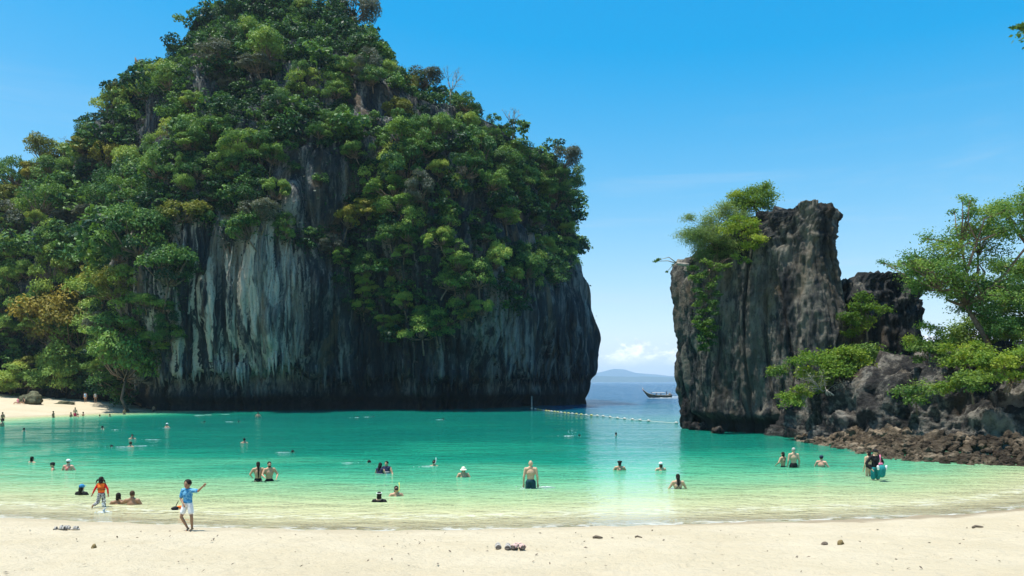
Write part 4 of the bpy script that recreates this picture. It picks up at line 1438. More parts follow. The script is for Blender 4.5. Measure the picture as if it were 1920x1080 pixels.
def hat_geo(J, style, hs=1.0):
    g = Geo()
    h = J['head']
    g.ell(h + A((0, 0.008, 0.055)) * hs, A((0.093, 0.106, 0.082)) * hs, None, 16, 10)
    ph = np.arange(16) / 16 * 2 * np.pi
    if style == 'bucket':
        rr = np.array([[0.095, 0.05], [0.15, -0.005], [0.155, -0.012], [0.098, 0.03]])
        ring = [h + hs * np.stack([r_[0] * np.cos(ph), 1.08 * r_[0] * np.sin(ph), np.full(16, r_[1])], -1) for r_ in rr]
        v = np.concatenate(ring)
        q_ = [[i * 16 + j, i * 16 + (j + 1) % 16, (i + 1) * 16 + (j + 1) % 16, (i + 1) * 16 + j] for i in range(3) for j in range(16)]
        g.add(v, q_)
    elif style == 'cap':
        g.ell(h + A((0, -0.115, 0.05)) * hs, A((0.07, 0.075, 0.010)) * hs)
    return g


BODY_CACHE = {}


def person(label, px, py, v=None, z=None, H=1.7, pose='stand', yaw=0.0, skin='tan', hair='short', hair_mat='hair', hat=None, clothes=(), detail=0.02, hs=1.0, extra=None, group=None, child=False, far=False):
    """py: row of the waterline (or feet). v: metres above the water; yaw 0 shows the face to the camera, 180 the back"""
    if detail > 0.0105:
        detail = max(detail * 1.5, 0.018)
    s = H / 1.75
    J = pose_points(pose, child)
    p = W(px, py, z or 0.0)
    top = J['head'][2] + 0.12 * hs
    oz = (z if z is not None else 0.0)
    if v is not None:
        oz = v - top * s
    e = link('person', None, None, (p[0], p[1], oz), (0, 0, R(yaw)), s)
    tag(e, label, 'person', group)
    key = (pose, skin, hs, detail, child)
    if key not in BODY_CACHE:
        BODY_CACHE[key] = remesh(body_geo(J, hs, detail < 0.0105, True), 'body', detail, M['skin_' + skin], 3)
    link('body', BODY_CACHE[key], e)
    hg = hair_geo(J, hair, hs)
    if hg is not None:
        hk = ('hair', pose, hair, hair_mat, hs, child)
        if hk not in BODY_CACHE:
            BODY_CACHE[hk] = remesh(hg, 'hair', 0.014, M[hair_mat], 2)
        link('hair', BODY_CACHE[hk], e)
    if not far:
        g = Geo()
        for sg in (-1, 1):
            g.ell(J['head'] + A((sg * 0.031, -0.083, 0.012)) * hs, A((0.014, 0.008, 0.007)) * hs, None, 8, 6)
        link('eyes', g.mesh('eyes', [M['black']], True), e)
        g = Geo()
        g.ell(J['head'] + A((0, -0.084, -0.055)) * hs, A((0.022, 0.008, 0.006)) * hs, None, 8, 6)
        link('mouth', g.mesh('mouth', [M['crimson']], True), e)
    if hat:
        link('hat', hat_geo(J, hat[0], hs).mesh('hat', [M[hat[1]]], True), e)
    for nm, bits, grow, mat in clothes:
        link(nm, remesh(shell(J, bits, grow), nm, max(detail, 0.012), M[mat], 3), e)
    if extra:
        extra(e, J)
    return e


TRUNKS = ('swim_trunks', ['pelvis', ('leg', 0.55, 0.02)], 0.012, 'black')


def trunks(mat):
    return ('swim_trunks', ['pelvis', ('leg', 0.55, 0.02)], 0.012, mat)


def bikini(mat):
    return ('bikini_top', ['chest_band'], 0.006, mat)


def rash(mat, arm=0.8):
    return ('rash_shirt', ['trunk_top', 'belly', ('arm', arm)], 0.010, mat)


def straps(mat):
    def f(e, J):
        g = Geo()
        for s in (-1, 1):
            g.tube([J['chest'] + A((s * 0.10, 0.075, 0.14)), J['chest'] + A((0, 0.118, 0.0)), J['chest'] + A((-s * 0.12, 0.095, -0.12))], 0.010, 5)
        link('strap', g.mesh('strap', [M[mat]], True), e)
    return f


def lifevest(mat, strap='black'):
    def f(e, J):
        b = link('life_vest', remesh(shell(J, ['trunk_top'], 0.035), 'life_vest', 0.016, M[mat], 3), e)
        g = Geo()
        for zz in (-0.02, -0.10):
            ph = np.arange(24) / 24 * 2 * np.pi
            c = J['chest'] + A((0, 0, zz))
            pts = c + np.stack([0.205 * np.cos(ph), 0.148 * np.sin(ph), 0 * ph], -1)
            g.tube(np.concatenate([pts, pts[:2]]), 0.012, 5, False)
        link('buckle_strap', g.mesh('buckle_strap', [M[strap]], True), b)
    return f


def snorkel_mask(frame, tube_mat):
    def f(e, J):
        g = Geo()
        h = J['head']
        g.ell(h + A((0, -0.085, 0.012)), (0.068, 0.030, 0.042), None, 12, 8)
        m = link('diving_mask', g.mesh('diving_mask', [M[frame]], True), e)
        g = Geo()
        g.tube([h + A((0.03, -0.10, -0.06)), h + A((0.10, -0.07, -0.04)), h + A((0.11, -0.02, 0.10)), h + A((0.10, 0.0, 0.24))], 0.012, 6)
        link('snorkel', g.mesh('snorkel', [M[tube_mat]], True), m)
    return f


# --- on the sand and in the shallows
boy_p = G(352, 995)
boy = person('boy in blue printed t-shirt and white shorts pointing out across the wet sand', 352, 995, z=float(boy_p[2]) - 0.01, H=1.30, pose='point', yaw=-14, skin='brown', hair='mop', detail=0.009, hs=1.36, child=True,
             clothes=[('t_shirt', ['trunk_top', 'belly', ('sleeve', 0.75)], 0.022, 'blue_print'), ('shorts', ['pelvis', ('leg', 0.62, 0.012)], 0.014, 'white')])
girl = person('girl with pigtails in red rash shirt and orange life vest running through the shallows', 190, 960, z=-0.16, H=1.12, pose='run', yaw=176, skin='brown', hair='pigtails', detail=0.010, hs=1.4, child=True,
              clothes=[rash('red', 0.85), ('trousers', ['pelvis', ('shin', 0.75, 0.012)], 0.014, 'leopard_print')], extra=lifevest('orange'))
person('swimmer in a blue cap and dark top sitting left of the running girl', 153, 928, 0.37, pose='sit', yaw=170, skin='tan', hair='long', hat=('cap', 'blue'), clothes=[rash('black', 0.5)], detail=0.014)
person('dark-haired bather in the water right behind the running girl', 222, 945, 0.37, pose='sit', yaw=200, skin='brown', hair='bob', detail=0.013)
person('tanned bather with raised hand sitting in the shallows right of the running girl', 248, 946, 0.45, pose='sit_wave', yaw=185, skin='brown', hair='short', hair_mat='hair_brown', detail=0.013)
# couple
person('woman with a long dark ponytail standing against the bearded man', 484, 903, 0.80, H=1.64, pose='hug', yaw=205, skin='tan', hair='pony', clothes=[('bikini_bottom', ['pelvis'], 0.006, 'black')], detail=0.012)


def beard(e, J):
    g = Geo()
    g.ell(J['head'] + A((0, -0.05, -0.075)), (0.056, 0.052, 0.045))
    link('beard', g.mesh('beard', [M['hair']], True), e)


person('bearded bare-chested man hugging the woman with the long ponytail', 505, 902, 0.79, H=1.74, pose='hug', yaw=30, skin='tan', hair='short', clothes=[trunks('black')], detail=0.012, extra=beard)
person('swimmer with dark hair and a white headband up to the neck near the sand', 711, 941, 0.34, pose='sit', yaw=180, skin='fair', hair='bob', clothes=[rash('black', 0.4)], detail=0.013,
       extra=lambda e, J: link('headband', (lambda g: (g.tube(J['head'] + A((0, 0.01, 0.07)) + np.stack([0.09 * np.cos(np.linspace(0, 6.3, 20)), 0.105 * np.sin(np.linspace(0, 6.3, 20)), 0 * np.linspace(0, 6.3, 20)], -1), 0.012, 5, False), g.mesh('headband', [M['white']], True))[1])(Geo()), e))
person('bather with a yellow snorkel mask pushed up, right of the one with the headband', 743, 929, 0.34, pose='sit', yaw=10, skin='tan', hair='bob', detail=0.013, extra=snorkel_mask('black', 'yellow'))
person('left of the two bathers in dark life vests huddled together', 713, 887, 0.46, pose='sit', yaw=150, skin='tan', hair='long', detail=0.014, extra=lifevest('navy', 'grey'))
person('right of the two bathers in dark life vests huddled together', 725, 887, 0.53, pose='sit', yaw=-20, skin='tan', hair='short', detail=0.014, extra=lifevest('navy', 'white'))
person('swimmer in a black mask with arms out beyond the white bucket hat', 814, 873, 0.27, pose='sit', yaw=-15, skin='tan', hair='short', detail=0.016, extra=snorkel_mask('black', 'white'))
person('bather in a white bucket hat facing the beach', 869, 894, 0.42, pose='sit', yaw=5, skin='tan', hair='bob', hat=('bucket', 'cream'), detail=0.013)
man = person('bald man with bare back in dark swim trunks standing waist deep', 995, 916, 1.06, H=1.78, pose='stand', yaw=178, skin='fair', hair='bald', clothes=[trunks('dark_teal')], detail=0.010)
person('head of a bather with two dark hair buns in the pale reflection of the gap', 1162, 881, 0.42, pose='sit', yaw=175, skin='tan', hair='buns', detail=0.014, extra=straps('navy'))
person('bather in a white cap up to the shoulders in the middle of the gap', 1239, 882, 0.37, pose='sit', yaw=190, skin='fair', hair='bob', hair_mat='hair_brown', hat=('cap', 'white'), detail=0.014, clothes=[bikini('crimson')])
person('woman with long dark hair seen from behind, alone before the pale reflection', 1271, 916, 0.55, pose='sit', yaw=182, skin='fair', hair='long', detail=0.012, extra=straps('navy'))
person('dark-haired woman at the left side of the broad bare-backed man', 1468, 875, 0.70, H=1.62, pose='hug', yaw=215, skin='tan', hair='bob', clothes=[bikini('black'), ('bikini_bottom', ['pelvis'], 0.006, 'black')], detail=0.014)
person('broad bare-backed man in black trunks beside a dark-haired woman', 1488, 876, 0.92, H=1.80, pose='stand', yaw=180, skin='fair', hair='short', hair_mat='hair_grey', clothes=[trunks('black')], detail=0.012)
person('man in a dark cap sitting in the water right of the bare-backed man', 1540, 875, 0.53, pose='sit', yaw=140, skin='pink', hair='short', hat=('cap', 'navy'), detail=0.013)


def hold_kit(e, J):
    pass


vest = person('person in black rash shirt and cap wading with a teal bag and pink snorkel', 1641, 901, 1.27, H=1.72, pose='hips', yaw=8, skin='fair', hair='short', hat=('cap', 'black'), detail=0.011,
              clothes=[rash('black', 0.95), ('shorts', ['pelvis', ('leg', 0.8, 0.02)], 0.014, 'teal')],
              extra=lambda e, J: link('sunglasses', (lambda g: (g.ell(J['head'] + A((-0.032, -0.092, 0.014)), (0.03, 0.012, 0.02)), g.ell(J['head'] + A((0.032, -0.092, 0.014)), (0.03, 0.012, 0.02)), g.mesh('sunglasses', [M['black']], True))[2])(Geo()), e))
person('companion half hidden behind the left shoulder of the person with the teal bag', 1629, 893, 1.08, H=1.58, pose='stand', yaw=200, skin='fair', hair='bob', clothes=[('swimsuit', ['belly', 'pelvis', 'chest_band'], 0.008, 'black')], detail=0.014)
# left group
person('dark-haired swimmer farthest left in the mid bay up to the chin', 60, 868, 0.32, pose='sit', yaw=160, skin='tan', hair='bob', detail=0.014)
person('swimmer in a dark peaked cap left of the woman in the white cap', 99, 881, 0.34, pose='sit', yaw=-60, skin='tan', hair='short', hat=('cap', 'black'), detail=0.014)
person('woman in a white cap with dark crossed straps over a pink back', 128, 882, 0.50, pose='sit', yaw=178, skin='pink', hair='short', hair_mat='hair_brown', hat=('cap', 'white'), detail=0.013, extra=straps('crimson'))

# --- swimmers farther out, a few pixels each
far_sw = [
    (45, 808, 0.26, 'hair', None, 'lone dark head in the shallows off the far beach'),
    (192, 805, 0.30, 'hair', None, 'swimmer with a short wake below the middle of the far beach'),
    (248, 823, 0.33, 'hair', None, 'upper of two swimmers with white wakes left of the bay centre'),
    (245, 838, 0.33, 'hair_brown', None, 'lower of two swimmers with white wakes left of the bay centre'),
    (313, 802, 0.40, 'hair', ('cap', 'white'), 'swimmer in a white cap in front of the pale streaked rock'),
    (458, 831, 0.34, 'hair', None, 'single head in the deep green water above the hugging couple'),
    (484, 783, 0.60, 'hair', None, 'swimmer in white close under the middle of the big cliff'),
    (1155, 816, 0.22, 'hair', None, 'small dark head just right of the snorkeller who kicks up spray'),
]
for x, y, v_, hm, hat, lab in far_sw:
    person(lab, x, y, v_, pose='sit', yaw=random.choice((160, 20, 190)), skin='tan', hair='short', hair_mat=hm, hat=hat, detail=0.03, far=True)
prone = [
    (193, 838, 75, 'black', 'floating swimmer left of the lower swimmer with a white wake'),
    (531, 848, 70, 'black', 'person floating face down with white splash above the hugging couple'),
    (668, 868, 88, 'white', 'snorkeller in a white shirt gliding right, left of the huddled pair'),
    (1070, 818, 84, 'yellow', 'snorkeller kicking up a jet of spray near the buoy line'),
    (820, 787, 84, 'black', 'dark snorkeller floating far out below the middle of the cliff'),
    (660, 783, 80, 'white', 'left of two tiny swimmers in white far out under the cliff'),
    (690, 782, 95, 'white', 'right of two tiny swimmers in white far out under the cliff'),
    (435, 792, 95, 'white', 'tiny swimmer with a wake far out, left of the cliff centre'),
    (372, 792, 80, 'white', 'tiny swimmer nearest the right end of the far beach'),
]
for x, y, yaw, mat, lab in prone:
    person(lab, x, y, z=-0.02, H=1.7, pose='prone', yaw=yaw, skin='tan', hair='short', clothes=[('shirt', ['trunk_top'] if False else ['chest_band'], 0.02, mat)], detail=0.03, far=True)
beachers = [
    (5, 789, 0.9, 'stand', 'person wading at the left edge off the far beach'),
    (4, 800, 0.6, 'stand', 'lower of the two waders at the left edge'),
    (100, 783, 0.75, 'stand', 'wader standing alone at the left of the far beach group'),
    (133, 782, 0.55, 'sit', 'left seated bather of the far beach group'),
    (141, 781, 1.05, 'stand', 'tallest wader in the far beach group'),
    (146, 782, 0.40, 'sit', 'right seated bather of the far beach group'),
    (156, 780, 0.5, 'stand', 'wader just right of the far beach group'),
    (187, 782, 0.3, 'sit', 'left of two dark heads off the right half of the far beach'),
    (206, 781, 0.3, 'sit', 'right of two dark heads off the right half of the far beach'),
    (233, 777, 0.75, 'stand', 'wader at the right tip of the far beach'),
    (288, 772, 0.9, 'stand', 'wader at the foot of the cliff right of the far beach'),
]
for x, y, v_, ps, lab in beachers:
    person(lab, x, y, v_, H=1.6, pose=ps, yaw=random.uniform(0, 360), skin=random.choice(('tan', 'brown')), hair='short', clothes=[trunks(random.choice(('black', 'navy', 'crimson')))] if ps == 'stand' else (), detail=0.03, far=True)
for x, y, ps, mat, lab in ((34, 757, 'sit', 'pink_cloth', 'sunbather in pink beside the boulder on the far beach'), (45, 757, 'sit', 'black', 'second sunbather touching the boulder on the far beach'),
                           (160, 756, 'stand', 'pale_blue', 'left of two people in the shade of the forest edge'), (179, 756, 'stand', 'white', 'right of two people in the shade of the forest edge')):
    p = G(x, y)
    person(lab, x, y, z=float(p[2]) + (0.0 if ps == 'stand' else 0.02), H=1.65, pose=ps, yaw=random.uniform(-40, 40), skin='tan', hair='short', clothes=[('shirt', ['trunk_top', 'belly'], 0.015, mat)], detail=0.03, far=True)

# ================================================================== THINGS HELD AND THINGS IN THE WATER
vp = W(1644, 901)
e = link('dry_bag', None, None, (vp[0] + 0.02, vp[1] - 0.36, 0.42), (0, 0, R(6)))
tag(e, 'teal roll-top bag held in front by the wader in the black rash shirt', 'bag')
g = Geo()
g.cap((0, 0, -0.12), 0.14, (0, 0, 0.10), 0.16, 16)
link('sack', remesh(g, 'sack', 0.02, M['teal'], 8), e)
for s in (-1, 1):
    g = Geo()
    g.cap((s * 0.16, -0.03, 0.10), 0.05, (s * 0.18, -0.03, 0.20), 0.045, 8)
    link('bottle', g.mesh('bottle', [M['white']], True), e)
e = link('snorkel_set', None, None, (vp[0] - 0.03, vp[1] - 0.30, 0.72), (0, 0, 0))
tag(e, 'pink snorkel and diving mask held at the chest of the wader in black', 'snorkel set')
g = Geo()
g.ell((0.03, -0.02, -0.02), (0.095, 0.05, 0.075))
link('mask', g.mesh('mask', [M['pink_cloth']], True), e)
g = Geo()
g.tube([(0.02, -0.03, 0.02), (0.01, -0.03, 0.20), (0.0, -0.02, 0.36)], [0.03, 0.022, 0.022], 8)
link('tube', g.mesh('tube', [M['pink_cloth']], True), e)

fp = W(329, 956)
e = link('snorkel_mask', None, None, (fp[0], fp[1], 0.0))
tag(e, 'black diving mask with its snorkel up floating left of the boy', 'diving mask')
g = Geo()
g.ell((0, 0, 0.05), (0.10, 0.07, 0.065))
g.ell((-0.03, -0.03, 0.045), (0.10, 0.05, 0.05))
link('mask', g.mesh('mask', [M['black']], True), e)
g = Geo()
g.tube([(0.0, 0, 0.08), (0.03, 0, 0.16), (0.09, 0, 0.27)], 0.012, 7)
link('snorkel', g.mesh('snorkel', [M['black']], True), e)
fp = W(345, 955.5)
e = link('swim_fin', None, None, (fp[0] - 0.02, fp[1] + 0.12, 0.02), (0, 0, R(8)))
tag(e, 'orange swim fin floating between the black mask and the boy', 'fin')
g = Geo()
n_ = 7
xs_ = np.linspace(-0.17, 0.22, n_)
wd = np.array([0.04, 0.055, 0.05, 0.055, 0.07, 0.085, 0.09])
vv = []
for x_, w_ in zip(xs_, wd):
    vv += [(x_, -w_, 0.0), (x_, w_, 0.0), (x_, w_ * 0.9, 0.05 - 0.05 * (x_ + 0.17)), (x_, -w_ * 0.9, 0.05 - 0.05 * (x_ + 0.17))]
q_ = []
for i in range(n_ - 1):
    for j in range(4):
        q_.append([i * 4 + j, i * 4 + (j + 1) % 4, i * 4 + 4 + (j + 1) % 4, i * 4 + 4 + j])
q_ += [[3, 2, 1, 0], [(n_ - 1) * 4 + k for k in range(4)]]
g.add(vv, q_)
link('blade', g.mesh('blade', [M['orange']]), e)
g = Geo()
g.ell((-0.16, 0, 0.045), (0.09, 0.052, 0.045))
link('foot_pocket', g.mesh('foot_pocket', [M['orange']], True), e)

# foam and spray
M['foam'] = plain('foam', (0.55, 0.60, 0.60), 0.9, 0.1, 0.05, 20)


def foam(label, px, py, length, width, n, seed, spray=0.0, tilt=0.0, lift=0.0, fat=1.0):
    r_ = np.random.default_rng(seed)
    p = W(px, py)
    g = Geo()
    for k in range(max(1, n // 20)):
        m_ = 14
        x0 = r_.uniform(-0.35, 0.2) * length
        ln = length * r_.uniform(0.3, 0.55)
        tx = np.linspace(0, 1, m_)
        yy = r_.normal() * width * 0.6 + np.cumsum(r_.normal(size=m_)) * 0.02
        xx = x0 + tx * ln
        rad = (0.012 + 0.030 * r_.random(m_)) * np.sin(np.pi * (0.06 + 0.88 * tx)) * fat
        g.tube(np.stack([xx, yy + xx * tilt, np.full(m_, 0.004 + lift)], -1), rad, 5)
    for k in range(n // 3):
        t = r_.normal() * 0.22
        s = r_.uniform(0.008, 0.026) * fat
        g.ell(A((t * length, t * length * tilt + r_.normal() * width * 0.6, 0.01 + lift)), (s * r_.uniform(1, 3), s, s * 0.6), None, 6, 4)
    if spray:
        for k in range(int(n * 0.7)):
            h = r_.random() ** 1.6 * spray
            g.ell(A((r_.normal() * 0.10 * length * 0.5 + 0.05, r_.normal() * width * 0.5, 0.04 + h)), A((1, 1, 1.3)) * r_.uniform(0.008, 0.022), None, 5, 4)
    o = link('foam', g.mesh('foam', [M['foam']], True), None, (p[0], p[1], 0))
    tag(o, label, 'foam', kind='stuff')


foam('splash kicked up around the legs of the running girl', 192, 961, 0.6, 0.15, 40, 1, 0.35)
foam('ripple foam around the waist of the bald man', 995, 915, 1.6, 0.35, 40, 2)
foam('jet of spray and foam at the snorkeller near the buoy line', 1072, 818, 2.6, 0.3, 40, 3, 0.7)
for k, (x, y, L_) in enumerate(((212, 806, 3.0), (268, 824, 3.4), (262, 836, 3.2), (215, 838, 3.0), (530, 848, 2.6), (660, 868, 2.6), (365, 779, 5.5), (380, 778, 4.0), (412, 777, 2.5), (435, 791, 3.0), (484, 781, 2.0),
                                (660, 783, 2.4), (690, 782, 2.6), (820, 787, 2.4), (313, 803, 2.2), (798, 875, 2.0))):
    foam(['wake foam below the far beach', 'wake of the upper swimmer left of the bay centre', 'wake of the lower swimmer left of the bay centre', 'wake of the floating swimmer', 'splash along the floating person',
          'wake of the snorkeller in white', 'broad breaking foam at the left cliff foot', 'second foam streak at the left cliff foot', 'small foam streak at the cliff foot', 'wake of a tiny swimmer', 'splash under the swimmer in white',
          'wake of the left tiny swimmer', 'wake of the right tiny swimmer', 'wake of the dark snorkeller', 'ripple of the white capped swimmer', 'wake of the swimmer in a black mask'][k], x, y, L_ * 0.75, 0.16, 26, 20 + k, 0.0, (k * 37 % 11 - 5) * 0.02, 0.0, 0.55)

# ================================================================== BUOY LINE
e = link('buoy_line', None, None, (0, 0, 0))
tag(e, 'swimming area rope with a row of yellow and white floats across the gap', 'buoy line')
bl = [(1001, 767), (1020, 770.5), (1050, 774), (1080, 777), (1100, 779), (1130, 781), (1160, 785), (1185, 787.5), (1216, 790), (1268, 794)]
pts = np.array([W(x, y) for x, y in bl])
sg = np.concatenate([[0], np.cumsum(np.linalg.norm(np.diff(pts, axis=0), axis=1))])
tt_ = np.linspace(0, sg[-1], 90)
rp = np.stack([np.interp(tt_, sg, pts[:, k]) for k in range(3)], -1)
rp[:, 2] = 0.04
g = Geo()
g.tube(rp, 0.018, 5)
link('rope', g.mesh('rope', [M['cream']], True), e)
M['float_yellow'] = plain('float_yellow', (0.45, 0.40, 0.12), 0.5, 0.4, 0.1, 5)
M['float_white'] = plain('float_white', (0.48, 0.47, 0.42), 0.5, 0.4, 0.1, 5)
g = Geo()
g.ell((0, 0, 0), (0.19, 0.115, 0.115), None, 12, 8)
fm_ = [g.mesh('float', [M[k]], True) for k in ('float_yellow', 'float_white')]
pxs_ = [1004, 1009, 1014, 1019, 1024, 1029, 1034, 1040, 1046, 1052, 1059, 1066, 1073, 1081, 1090, 1099, 1109, 1120, 1131, 1144, 1158, 1171, 1186, 1200, 1216, 1268]
for k, x in enumerate(pxs_):
    y = np.interp(x, [b[0] for b in bl], [b[1] for b in bl])
    p = W(x, y)
    link('float', fm_[0 if k < 17 and k % 3 else 1], e, (p[0], p[1], 0.07), (0, 0, R(-35)))
pp = W(997, 768.5)
e = link('mooring_post', None, None, tuple(pp))
tag(e, 'thin weathered post at the cliff foot where the buoy line is tied', 'post')
g = Geo()
g.tube([(0, 0, -4), (0.02, 0, 0.2), (0, 0, 1.95)], [0.11, 0.10, 0.08], 8)
link('shaft', g.mesh('shaft', [M['bark_pale']], True), e)
g = Geo()
g.tube([(0, 0, 0.15), (0, 0, 0.32)], [0.14, 0.14], 8)
link('rope_lashing', g.mesh('rope_lashing', [M['cream']], True), e)

# ================================================================== LONGTAIL BOAT
bp = W(1232, 745.5)
e = link('longtail_boat', None, None, (bp[0], bp[1], 0), (0, 0, R(9)), 0.88)
tag(e, 'wooden long-tail boat with upswept bow motoring through the gap', 'boat')
M['hull_wood'] = plain('hull_wood', (0.23, 0.14, 0.08), 0.6, 0.3, 0.3, 3)
M['hull_trim'] = plain('hull_trim', (0.55, 0.45, 0.33), 0.6, 0.3, 0.15, 3)
st = np.linspace(-4.2, 4.4, 22)                     # bow at -x
wid = np.interp(st, [-4.2, -3.2, -2.0, 0, 2.5, 4.4], [0.03, 0.28, 0.62, 0.85, 0.75, 0.5])
top = np.interp(st, [-4.2, -3.6, -2.8, -1.5, 0, 2.5, 4.4], [2.35, 1.75, 1.2, 0.85, 0.68, 0.66, 0.75])
bot = np.interp(st, [-4.2, -3.6, -2.8, -1.5, 0, 4.4], [2.05, 1.2, 0.2, -0.25, -0.3, -0.2])
v = []
for x_, w_, t_, b_ in zip(st, wid, top, bot):
    for a_ in np.linspace(-1, 1, 9):
        v.append((x_, w_ * math.copysign(abs(a_) ** 0.6, a_), b_ + (t_ - b_) * abs(a_) ** 1.8))
    for a_ in np.linspace(0.88, -0.88, 7):
        v.append((x_, w_ * math.copysign(abs(a_) ** 0.6, a_), max(b_ + 0.08, b_ + 0.08 + (t_ - b_ - 0.05) * abs(a_) ** 1.8)))
k_ = 16
q_ = [[i * k_ + j, i * k_ + (j + 1) % k_, (i + 1) * k_ + (j + 1) % k_, (i + 1) * k_ + j] for i in range(21) for j in range(k_)]
g = Geo()
g.add(v, q_)
hull = link('hull', g.mesh('hull', [M['hull_wood']], True), e)
for s in (-1, 1):
    g = Geo()
    g.tube(np.stack([st, s * wid * 1.02, top + 0.02], -1), 0.06, 6)
    link('gunwale', g.mesh('gunwale', [M['hull_trim']], True), hull)
g = Geo()
g.tube([(-3.9, 0, 1.6), (-4.25, 0, 2.35), (-4.4, 0, 2.9)], [0.13, 0.11, 0.06], 7)
prow = link('prow_post', g.mesh('prow_post', [M['hull_trim']], True), e)
g = Geo()
for zz in (2.1, 2.25):
    g.tube(A((-4.2, 0, zz)) + np.stack([0.15 * np.cos(np.linspace(0, 6.3, 12)), 0.15 * np.sin(np.linspace(0, 6.3, 12)), 0 * np.linspace(0, 6.3, 12)], -1), 0.04, 5, False)
link('ribbon', g.mesh('ribbon', [M['pink_cloth']], True), prow)
g = Geo()
nn = 9
cv = []
for x_ in np.linspace(-1.6, 2.2, 6):
    for a_ in np.linspace(-1, 1, nn):
        cv.append((x_, a_ * 0.82, 1.38 + 0.16 * (1 - a_ * a_)))
cv2 = [(x_, y_, z_ - 0.05) for x_, y_, z_ in cv]
q_ = [[i * nn + j, i * nn + j + 1, (i + 1) * nn + j + 1, (i + 1) * nn + j] for i in range(5) for j in range(nn - 1)]
q2 = [[a_ + 6 * nn for a_ in reversed(f_)] for f_ in q_]
g.add(cv + cv2, q_ + q2)
link('canopy', g.mesh('canopy', [M['grey']], True), e)
for x_ in (-1.5, 0.3, 2.1):
    for s in (-1, 1):
        g = Geo()
        g.tube([(x_, s * 0.76, 0.6), (x_, s * 0.78, 1.38)], 0.035, 6)
        link('canopy_post', g.mesh('canopy_post', [M['hull_trim']], True), e)
g = Geo()
g.box((3.9, 0, 1.05), (0.38, 0.22, 0.24))
g.box((3.8, 0, 1.36), (0.22, 0.16, 0.10))
eng = link('engine', g.mesh('engine', [M['grey']]), e)
g = Geo()
g.tube([(4.2, 0, 1.0), (6.2, 0, 0.35), (7.6, 0, -0.1)], [0.06, 0.05, 0.05], 6)
link('drive_shaft', g.mesh('drive_shaft', [M['grey']], True), eng)
for k, (dx, dz, ps, mat, lab) in enumerate(((2.9, 0.05, 'stand', 'navy', 'boatman standing at the stern of the long-tail boat'), (1.2, 0.45, 'sit', 'black', 'passenger sitting under the boat canopy towards the stern'), (-0.2, 0.45, 'sit', 'crimson', 'passenger sitting under the boat canopy towards the bow'))):
    pe = person(lab, 1232, 745.5, z=0.0, H=1.65, pose=ps, yaw=-80, skin='brown', hair='short', clothes=[('shirt', ['trunk_top', 'belly'], 0.015, mat)], detail=0.03, far=True)
    pe.location = e.location + Vector((dx * 0.88 * math.cos(R(9)), dx * 0.88 * math.sin(R(9)), dz))
foam('white bow wave and wake along the long-tail boat', 1240, 747, 9.5, 0.7, 150, 60, 0.0, 0.12, 0.02, 4.0)
foam('trailing wake behind the long-tail boat', 1268, 744.5, 9.0, 0.5, 90, 61, 0.0, 0.1, 0.02, 4.0)

# ================================================================== THINGS ON THE SAND
M['sole'] = plain('sole', (0.10, 0.085, 0.07), 0.8, 0.2, 0.2, 20)
M['sole_pale'] = plain('sole_pale', (0.55, 0.48, 0.40), 0.8, 0.2, 0.15, 20)
M['strap_pink'] = plain('strap_pink', (0.62, 0.42, 0.38), 0.7, 0.2, 0.15, 20)
M['strap_grey'] = plain('strap_grey', (0.42, 0.39, 0.35), 0.7, 0.2, 0.15, 20)


def sandal(label, px, py, yaw, sole, strap, L_=0.27, group=None):
    p = G(px, py)
    e = link('sandal', None, None, (p[0], p[1], p[2] + 0.035), (0, 0, R(yaw)), 1.15)
    tag(e, label, 'sandal', group)
    t = np.linspace(0, 2 * np.pi, 24, endpoint=False)
    ox = L_ / 2 * np.cos(t)
    oy = (0.047 + 0.010 * np.cos(t)) * np.sin(t)
    v = np.concatenate([np.stack([ox * 0.97, oy * 0.95, np.full(24, 0.0)], -1), np.stack([ox, oy, np.full(24, 0.022)], -1), np.stack([ox * 0.95, oy * 0.92, np.full(24, 0.03)], -1), [[0, 0, 0.027], [0, 0, 0]]])
    q_ = [[r_ * 24 + j, r_ * 24 + (j + 1) % 24, (r_ + 1) * 24 + (j + 1) % 24, (r_ + 1) * 24 + j] for r_ in range(2) for j in range(24)]
    tr_ = [[48 + j, 48 + (j + 1) % 24, 72] for j in range(24)] + [[(j + 1) % 24, j, 73] for j in range(24)]
    g = Geo()
    g.add(v, q_, tr_)
    link('sole', g.mesh('sole', [M[sole]]), e)
    for x_, w_ in ((0.07, 0.052), (0.02, 0.050), (-0.09, 0.042)):
        a_ = np.linspace(0, np.pi, 10)
        g = Geo()
        for o_ in (-0.012, 0.0, 0.012):
            g.tube(np.stack([np.full(10, x_ + o_), w_ * np.cos(a_), 0.022 + 0.055 * np.sin(a_)], -1), 0.008, 5)
        link('strap', g.mesh('strap', [M[strap]], True), e)


sandal('dark sandal, left of the two lying near the left water edge', 113, 996.5, 5, 'sole', 'strap_grey', 0.30)
sandal('second dark sandal partly behind the first near the left water edge', 122, 994.5, -12, 'sole', 'strap_grey', 0.30)
sandal('pale sandal right of the dark pair near the left water edge', 138, 996, 8, 'sole_pale', 'strap_grey', 0.26)
sandal('grey sandal, leftmost of the row of four on the middle sand', 934, 1031, -85, 'sole', 'strap_grey', 0.28)
sandal('grey sandal, second from left in the row of four on the middle sand', 952, 1032, -92, 'sole', 'strap_grey', 0.28)
sandal('pinkish sandal, third from left in the row of four on the middle sand', 965, 1031, -110, 'sole', 'strap_pink', 0.27)
sandal('pinkish sandal, rightmost of the row of four on the middle sand', 978, 1031, -70, 'sole', 'strap_pink', 0.27)

